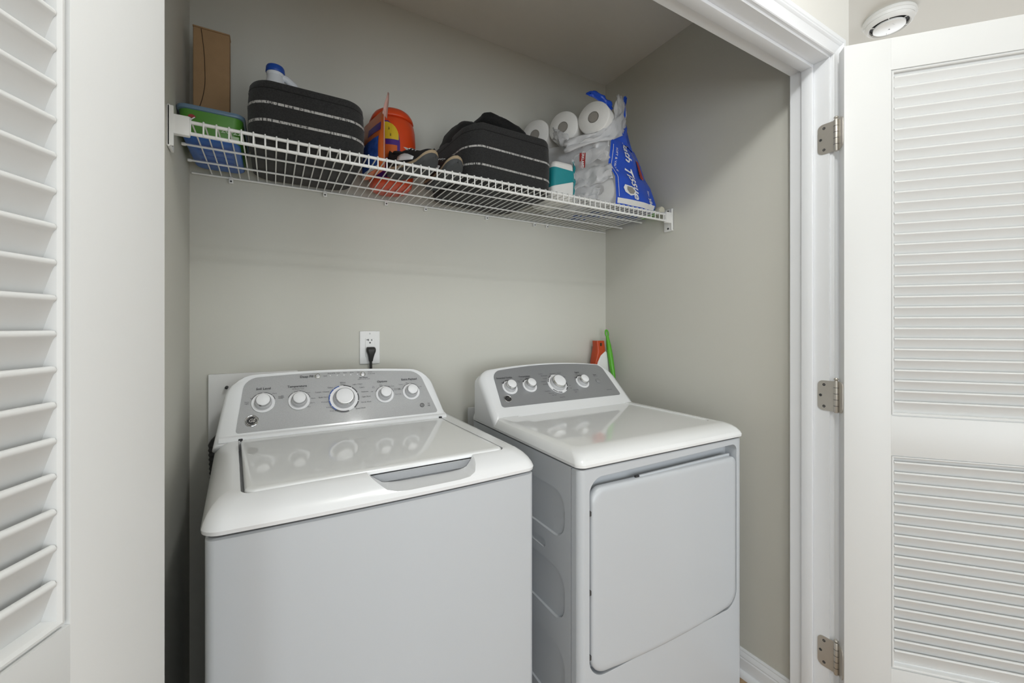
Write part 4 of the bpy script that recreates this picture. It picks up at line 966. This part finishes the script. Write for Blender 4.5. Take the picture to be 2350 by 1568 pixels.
def tissue_pack():
    P = empty('toilet_paper_pack', (1.20, 1.36, Z)); tag(P, 'torn toilet paper pack in blue and clear film at the right shelf end', 'toilet paper pack')
    nseg = 10
    def edge(a, b, i, z, amp, seed):
        p = Vector(a).lerp(Vector(b), i/nseg); return p
    def side(k0, k1, bulge, seed, off=0.0, u0=0.0, u1=1.0, n=14, lv=None, crease=0.006):
        rows = []
        m = 22
        for j in range(m+1):
            h = LV[-1][0]*j/m if lv is None else lv[0]+(lv[1]-lv[0])*j/m
            a, b = corner(h, k0), corner(h, k1); nrm = Vector(((b-a).y, -(b-a).x)).normalized()
            row = []
            for i in range(n+1):
                u = u0+(u1-u0)*i/n; p = a.lerp(b, u)
                w = bulge*math.sin(math.pi*u)*(0.45+0.55*abs(math.sin(math.pi*h/0.131)))
                cr = noise.noise(Vector((u*4+seed, h*18, seed)))*crease*min(1, 6*min(u, 1-u)+0.1)
                p = p+nrm*(w+cr+off); row.append(Vector((p.x, p.y, Z+0.0025+h)))
            rows.append(row)
        return rows
    def corner(h, k):
        for i in range(len(LV)-1):
            if LV[i][0] <= h <= LV[i+1][0]+1e-9:
                t = (h-LV[i][0])/(LV[i+1][0]-LV[i][0]); return Vector(LV[i][k]).lerp(Vector(LV[i+1][k]), t)
        return Vector(LV[-1][k])
    blue = side(1, 2, 0.012, 3.0)
    obj('blue_wrap', loft_me(blue, False, False, False, 60), M_BLUEFILM, P)
    obj('clear_wrap', loft_me(side(4, 1, 0.020, 9.0, crease=0.016), False, False, False, 60), M_FILM2, P)
    obj('side_wrap', loft_me(side(2, 3, 0.004, 5.0), False, False, False, 60), M_BLUEFILM, P)
    obj('back_wrap', loft_me(side(3, 4, 0.004, 7.0), False, False, False, 60), M_FILM2, P)
    bot = [Vector((p[0], p[1], Z+0.0012)) for p in [LV[0][k] for k in (1, 2, 3, 4)]]
    bt = obj('base_wrap', new_mesh(bot+[v+Vector((0, 0, 0.0013)) for v in bot], [(0, 1, 2, 3), (4, 5, 6, 7), (0, 1, 5, 4), (1, 2, 6, 5), (2, 3, 7, 6), (3, 0, 4, 7)]), M_FILM2, P)
    pr = Print(lambda x, y, h: Vector((1.24+x*0.906+y*0.423, 1.38-x*0.423+y*0.906, Z+0.0010-h)))
    pr.text('Bath Tissue', 0.02, 0.0, 0.062, rot=math.pi, bold=True, shear=0.2); pr.text('3-ply soft', 0.0, -0.06, 0.034, rot=math.pi, bold=True); pr.text('rolls', -0.10, 0.06, 0.05, rot=math.pi, bold=True)
    # mirror so that it reads from below
    pr.V = [Vector(v) for v in pr.V]
    pr.build('base_print', M_BLUEINK, P)
    obj('white_band', loft_me(side(1, 2, 0.012, 3.0, off=0.0012, u0=0.03, u1=0.97, lv=(0.010, 0.030)), False, False, False, 60), M_PAPER, P)
    # upper blue sheet, standing round the right of the top rolls
    up = [(0.255, (1.165, 1.232), (1.344, 1.290)), (0.300, (1.196, 1.238), (1.322, 1.302)), (0.345, (1.222, 1.252), (1.312, 1.305)), (0.390, (1.238, 1.262), (1.300, 1.305)), (0.430, (1.245, 1.262), (1.290, 1.290)), (0.462, (1.246, 1.256), (1.272, 1.272))]
    rows = []
    for (h, a, b) in up:
        row = []
        for i in range(9):
            u = i/8; p = Vector(a).lerp(Vector(b), u); cr = noise.noise(Vector((u*5, h*22, 4)))*0.012; row.append(Vector((p.x+cr*0.5, p.y-cr-0.010*math.sin(math.pi*u), Z+h+cr*0.3)))
        rows.append(row)
    ob = obj('blue_top_wrap', loft_me(rows, False, False, False, 60), M_BLUEFILM, P); ob.modifiers.new('s', 'SOLIDIFY').thickness = 0.0006
    # torn rags of film
    def rag(nm, pts, wid, m, seed, amp=0.010, wd=(0, 0, 1)):
        rows = []; n = 16
        for j in range(n+1):
            t = j/n*(len(pts)-1); i = min(int(t), len(pts)-2); p = Vector(pts[i]).lerp(Vector(pts[i+1]), t-i); w = Vector(wd).normalized()
            wv = wid[i]*(1-(t-i))+wid[i+1]*(t-i)
            row = []
            for k in range(7):
                q = p+w*wv*(k/6-0.5)
                row.append(q+Vector((noise.noise(Vector((j*0.45, k*0.8, seed))), noise.noise(Vector((j*0.45, k*0.8, seed+9))), noise.noise(Vector((j*0.45, k*0.8, seed+17)))))*amp)
            rows.append(row)
        ob = obj(nm, loft_me(rows, False, False, False, 60), m, P); md = ob.modifiers.new('s', 'SOLIDIFY'); md.thickness = 0.0005
        return ob
    zt = Z+0.262
    rag('torn_film', [(1.020, 1.455, zt+0.070), (1.000, 1.405, zt+0.055), (0.995, 1.360, zt+0.020), (1.010, 1.320, zt-0.010)], [0.02, 0.045, 0.05, 0.06], M_FILM, 2.0)
    rag('torn_film', [(1.000, 1.330, zt-0.030), (1.050, 1.270, zt-0.014), (1.100, 1.225, zt-0.004), (1.160, 1.212, zt+0.030), (1.225, 1.240, zt+0.085)], [0.05, 0.045, 0.045, 0.075, 0.10], M_FILM, 6.0, 0.012)
    rag('torn_film', [(1.165, 1.225, zt+0.095), (1.195, 1.235, zt+0.120), (1.230, 1.250, zt+0.130), (1.270, 1.268, zt+0.110)], [0.10, 0.13, 0.14, 0.14], M_FILM, 12.0, 0.014)
    rag('torn_film', [(1.060, 1.270, zt+0.168), (1.095, 1.262, zt+0.172), (1.135, 1.250, zt+0.152), (1.170, 1.240, zt+0.128)], [0.008, 0.030, 0.034, 0.030], M_BLUEFILM, 15.0, 0.008)
    rag('torn_film', [(1.010, 1.480, zt+0.075), (1.060, 1.470, zt+0.085), (1.110, 1.440, zt+0.090)], [0.03, 0.035, 0.03], M_FILM, 19.0, 0.010)
    rag('torn_film', [(1.020, 1.400, Z+0.190), (1.050, 1.330, Z+0.205), (1.090, 1.270, Z+0.215), (1.135, 1.218, Z+0.215)], [0.06, 0.08, 0.09, 0.08], M_FILM, 23.0, 0.016)
    rag('torn_film', [(1.035, 1.380, Z+0.100), (1.075, 1.310, Z+0.115), (1.110, 1.255, Z+0.120), (1.145, 1.212, Z+0.125)], [0.09, 0.07, 0.07, 0.05], M_FILM, 29.0, 0.016)
    rag('torn_film', [(1.040, 1.385, Z+0.060), (1.075, 1.320, Z+0.056), (1.120, 1.260, Z+0.052)], [0.06, 0.06, 0.05], M_FILM, 33.0, 0.014)
    # print on the blue face: lines run downwards
    def to3(x, y, h):
        """x = down from the top of the face, y = to the right"""
        z = max(0.0, min(LV[-1][0], 0.262-x)); a, b = corner(z, 1), corner(z, 2); u = y; nrm = Vector(((b-a).y, -(b-a).x)).normalized()
        w = 0.012*math.sin(math.pi*u)*(0.45+0.55*abs(math.sin(math.pi*z/0.131))); cr = noise.noise(Vector((u*4+3.0, z*18, 3.0)))*0.006*min(1, 6*min(u, 1-u)+0.1)
        p = a.lerp(b, u)+nrm*(w+cr+0.0022+h); return Vector((p.x, p.y, Z+0.0025+z))
    def ft(body, x, y, size, **k):          # text along the drop of the face; widths are fractions of the face
        v, f = text_pts(body, size, **k); b0 = len(pr.V)
        pr.V += [to3(x+p.x, y+p.y/0.215, 0) for p in v]; pr.F += [tuple(i+b0 for i in q) for q in f]
    pr = Print(to3)
    ft('Bath Tissue', 0.105, 0.46, 0.052, bold=True, shear=0.25); ft('SOFT & VALUE', 0.085, 0.15, 0.014); ft('380', 0.222, 0.84, 0.026, bold=True); ft('30=', 0.185, 0.84, 0.016)
    for i in range(30):                       # thin white border line
        x0 = 0.03+i*0.0066; pr.poly([(x0, 0.055), (x0+0.0064, 0.055), (x0+0.0064, 0.065), (x0, 0.065)], 0.0)
    pr.poly([(0.176, 0.21), (0.180, 0.36), (0.196, 0.44), (0.212, 0.40), (0.218, 0.30), (0.206, 0.20), (0.190, 0.17)])
    pr.build('lettering', M_WHITEINK, P)
    pr = Print(lambda x, y, h: to3(x, y, 0.0006))
    pr.poly([(0.050, 0.78), (0.125, 0.78), (0.125, 0.90), (0.050, 0.90)]); pr.build('logo', M_REDINK, P)
    pr = Print(lambda x, y, h: to3(x, y, 0.0012)); ft('KIRKLAND', 0.087, 0.84, 0.017, bold=True); pr.build('logo_lettering', M_WHITEINK, P)
    pr = Print(lambda x, y, h: to3(x, y, 0.0008)); pr.poly([(0.182, 0.25), (0.184, 0.35), (0.198, 0.40), (0.210, 0.36), (0.210, 0.29), (0.196, 0.24)]); pr.build('picture', M_CORE, P)
    # print on the clear face
    def to3b(x, y, h):
        z = max(0.0, min(0.262, y)); a, b = corner(z, 4), corner(z, 1); nrm = Vector(((b-a).y, -(b-a).x)).normalized(); u = x
        w = 0.016*math.sin(math.pi*u)*(0.45+0.55*abs(math.sin(math.pi*z/0.131)))
        p = a.lerp(b, u)+nrm*(w+0.0065+h); return Vector((p.x, p.y, Z+0.0025+z))
    pr = Print(to3b); pr.poly([(0.62, 0.152), (0.70, 0.150), (0.70, 0.205), (0.62, 0.208)]); pr.build('logo', M_REDINK, P)
    pr = Print(to3b)
    v, f = text_pts('KIRKLAND', 0.013, bold=True); b0 = len(pr.V); pr.V += [to3b(0.665+p.y/0.27, 0.180-p.x, 0.0006) for p in v]; pr.F += [tuple(i+b0 for i in q) for q in f]
    pr.build('logo_lettering', M_WHITEINK, P)
    # rolls: top row bare, near ends of the lower rows behind the film
    c1 = Vector((1.0815, 1.2520)); r = 0.0645
    for k in range(3):
        c = c1+TD*0.1300*k
        toilet_roll((c.x, c.y, 2.052 if k == 0 else 2.046), r, 0.105, ['white toilet roll with bare end, nearest and highest of the top row', 'white toilet roll with bare end in the middle of the top row', 'white toilet roll half behind torn film, farthest left of the top row'][k])
    c2 = c1+TA*0.060
    for (k, z, lb) in ((0, 1.786, 'white toilet roll behind clear film, lowest and nearest to the blue wrapper'), (1, 1.786, 'white toilet roll behind clear film, low beside the teal banded pack'), (0, 1.915, 'white toilet roll behind clear film with red print, middle layer')):
        c = c2+TD*0.1295*k+TA*(0.010 if z > 1.8 else 0.0); toilet_roll((c.x, c.y, z), r-0.001, 0.105, lb)
tissue_pack()
def napkin_pack():
    P = empty('napkin_pack', (0.955, 1.34, Z)); tag(P, 'white paper pack with a teal band between felt basket and toilet paper', 'paper pack')
    cx, cy, hx, hy, H = 0.9590, 1.3560, 0.0480, 0.0800, 0.148
    def ring(h, d=0.0, tilt=0.0):
        out = []
        for p in rrect(cx, cy, hx+d+0.004*math.sin(h/H*3.1), hy+d, 0.016, 6):
            nz = noise.noise(Vector((p.x*30, p.y*30, h*30)))*0.003
            out.append(Vector((p.x+nz, p.y+nz, Z+h+tilt*(p.x-cx))))
        return out
    obj('body', loft_me([ring(0, -0.008), ring(0.005, -0.001)]+[ring(H*t) for t in (0.15, 0.3, 0.45, 0.6, 0.75, 0.9)]+[ring(H*0.97, -0.002), ring(H, -0.010)], smooth=60), M_PAPER, P)
    obj('band', loft_me([ring(0.064, 0.0025, 0.30), ring(0.09, 0.0025, 0.15), ring(0.118, 0.0025, -0.05)], False, False, True, 60), M_TEAL, P)
    rows = []
    for j in range(13):
        h = 0.175*j/12; row = []
        for i in range(8):
            u = i/7; x = cx+hx+0.004+0.030*u; y = 1.296+0.02*u
            row.append(Vector((x, y+noise.noise(Vector((u*6, h*40, 2)))*0.012, Z+0.002+h+noise.noise(Vector((u*5, h*30, 8)))*0.006*(h > 0.01))))
        rows.append(row)
    o = obj('film', loft_me(rows, False, False, False, 60), M_FILM, P); o.modifiers.new('s', 'SOLIDIFY').thickness = 0.0005
    for (h0, h1, s) in ((0.115, 0.165, 1), (0.03, 0.10, 4)):
        rows = []
        for j in range(7):
            h = h0+(h1-h0)*j/6; row = []
            for i in range(5):
                u = 0.05+0.5*i/4; x = cx+hx+0.006+0.030*u; y = 1.292+0.02*u
                row.append(Vector((x, y+noise.noise(Vector((u*6, h*40, s)))*0.012, Z+0.002+h)))
            rows.append(row)
        o = obj('teal_film', loft_me(rows, False, False, False, 60), M_TEAL, P); o.modifiers.new('s', 'SOLIDIFY').thickness = 0.0005
napkin_pack()
def small_bottle():
    B = empty('small_bottle', (1.432, 1.30, Z)); tag(B, 'small green bottle with cream ribbed cap lying by the right shelf bracket', 'bottle')
    r = 0.0155; c = (1.4385, 1.224, Z+r+0.0022); ax = (0, 1, 0)
    obj('body', lathe_me([(0.010, 0.030), (0.0150, 0.036), (r, 0.042), (r, 0.112), (0.013, 0.118), (0, 0.119)], c, ax, 24, 50), M_GREENPL, B)
    cap = obj('cap', lathe_me([(0, 0), (0.0135, 0.0), (0.0150, 0.002), (0.0155, 0.028), (0.0145, 0.030)], c, ax, 24, 50), M_CREAM, B)
    for k in range(16):
        a = 2*math.pi*k/16; dx, dz = math.cos(a)*0.0158, math.sin(a)*0.0158
        obj('rib', tube_me([(c[0]+dx, c[1]+0.003, c[2]+dz), (c[0]+dx, c[1]+0.027, c[2]+dz)], 0.0012, 5), M_CREAM, cap)
small_bottle()

# ================================================================== TOOLS BEHIND THE DRYER
def mop():
    M = empty('spray_mop', (1.385, 1.53, 0)); tag(M, 'white mop body with orange top behind the dryer in the corner', 'mop')
    cx, cy = 1.383, 1.549
    def ring(z, x0, x1, hy, r): return [Vector((p.x, p.y, z)) for p in rrect((x0+x1)/2, cy, (x1-x0)/2, hy, r, 4)]
    obj('pole', lathe_me([(0.011, 0.03), (0.011, 0.60)], (1.39, cy, 0), n=12), M_PLASTIC, M)
    obj('mop_head', box_me(1.355, 1.405, cy-0.030, cy+0.030, 0, 0.035, 0.006, 2), M_REDOR, M)
    obj('body', loft_me([ring(0.58, 1.372, 1.408, 0.014, 0.008), ring(0.70, 1.335, 1.428, 0.024, 0.012), ring(0.96, 1.333, 1.428, 0.026, 0.014), ring(1.04, 1.340, 1.420, 0.025, 0.014), ring(1.085, 1.350, 1.414, 0.024, 0.012), ring(1.112, 1.362, 1.409, 0.022, 0.010), ring(1.126, 1.374, 1.402, 0.016, 0.008)], smooth=60), M_PLASTIC, M)
    obj('orange_top', loft_me([ring(1.035, 1.3315, 1.340, 0.018, 0.003), ring(1.070, 1.3345, 1.350, 0.022, 0.005), ring(1.100, 1.341, 1.368, 0.0245, 0.008), ring(1.120, 1.3455, 1.398, 0.0245, 0.010), ring(1.145, 1.348, 1.396, 0.020, 0.006), ring(1.170, 1.345, 1.393, 0.018, 0.005)], smooth=50), M_REDOR, M)
    obj('nozzle', box_me(1.363, 1.373, cy-0.022, cy-0.012, 1.145, 1.160, 0.001, 1), M_CARDEDGE, M)
mop()
def brush():
    B = empty('long_brush', (1.425, 1.50, 0)); tag(B, 'bright green brush handle leaning upright in the corner behind the dryer', 'brush')
    p0 = Vector((1.4215, 1.498, 0.985)); p1 = Vector((1.4165, 1.545, 1.223)); d = (p1-p0).normalized()
    low = p0-d*0.955
    obj('pole', tube_me([low, p0], 0.0075, 10), M_PLASTIC, B)
    pts = [p0.lerp(p1, t) for t in (0, 0.08, 0.3, 0.5, 0.68, 0.8, 0.88)]
    obj('grip', tube_me(pts, 0.01, 12, 60, [0.0085, 0.0105, 0.0125, 0.0130, 0.0115, 0.0085, 0.0068]), M_GREENPL, B)
    c = p0.lerp(p1, 0.925); loop = []
    for k in range(17):
        a = 2*math.pi*k/16; loop.append(c+Vector((math.cos(a)*0.0085, 0, 0))+d*math.sin(a)*0.016)
    obj('hanging_loop', tube_me(loop, 0.0042, 8), M_GREENPL, B)
    obj('brush_head', box_me(low.x-0.015, low.x+0.012, low.y-0.04, low.y+0.04, 0.0, 0.05, 0.005, 2), M_GREENPL, B)
brush()
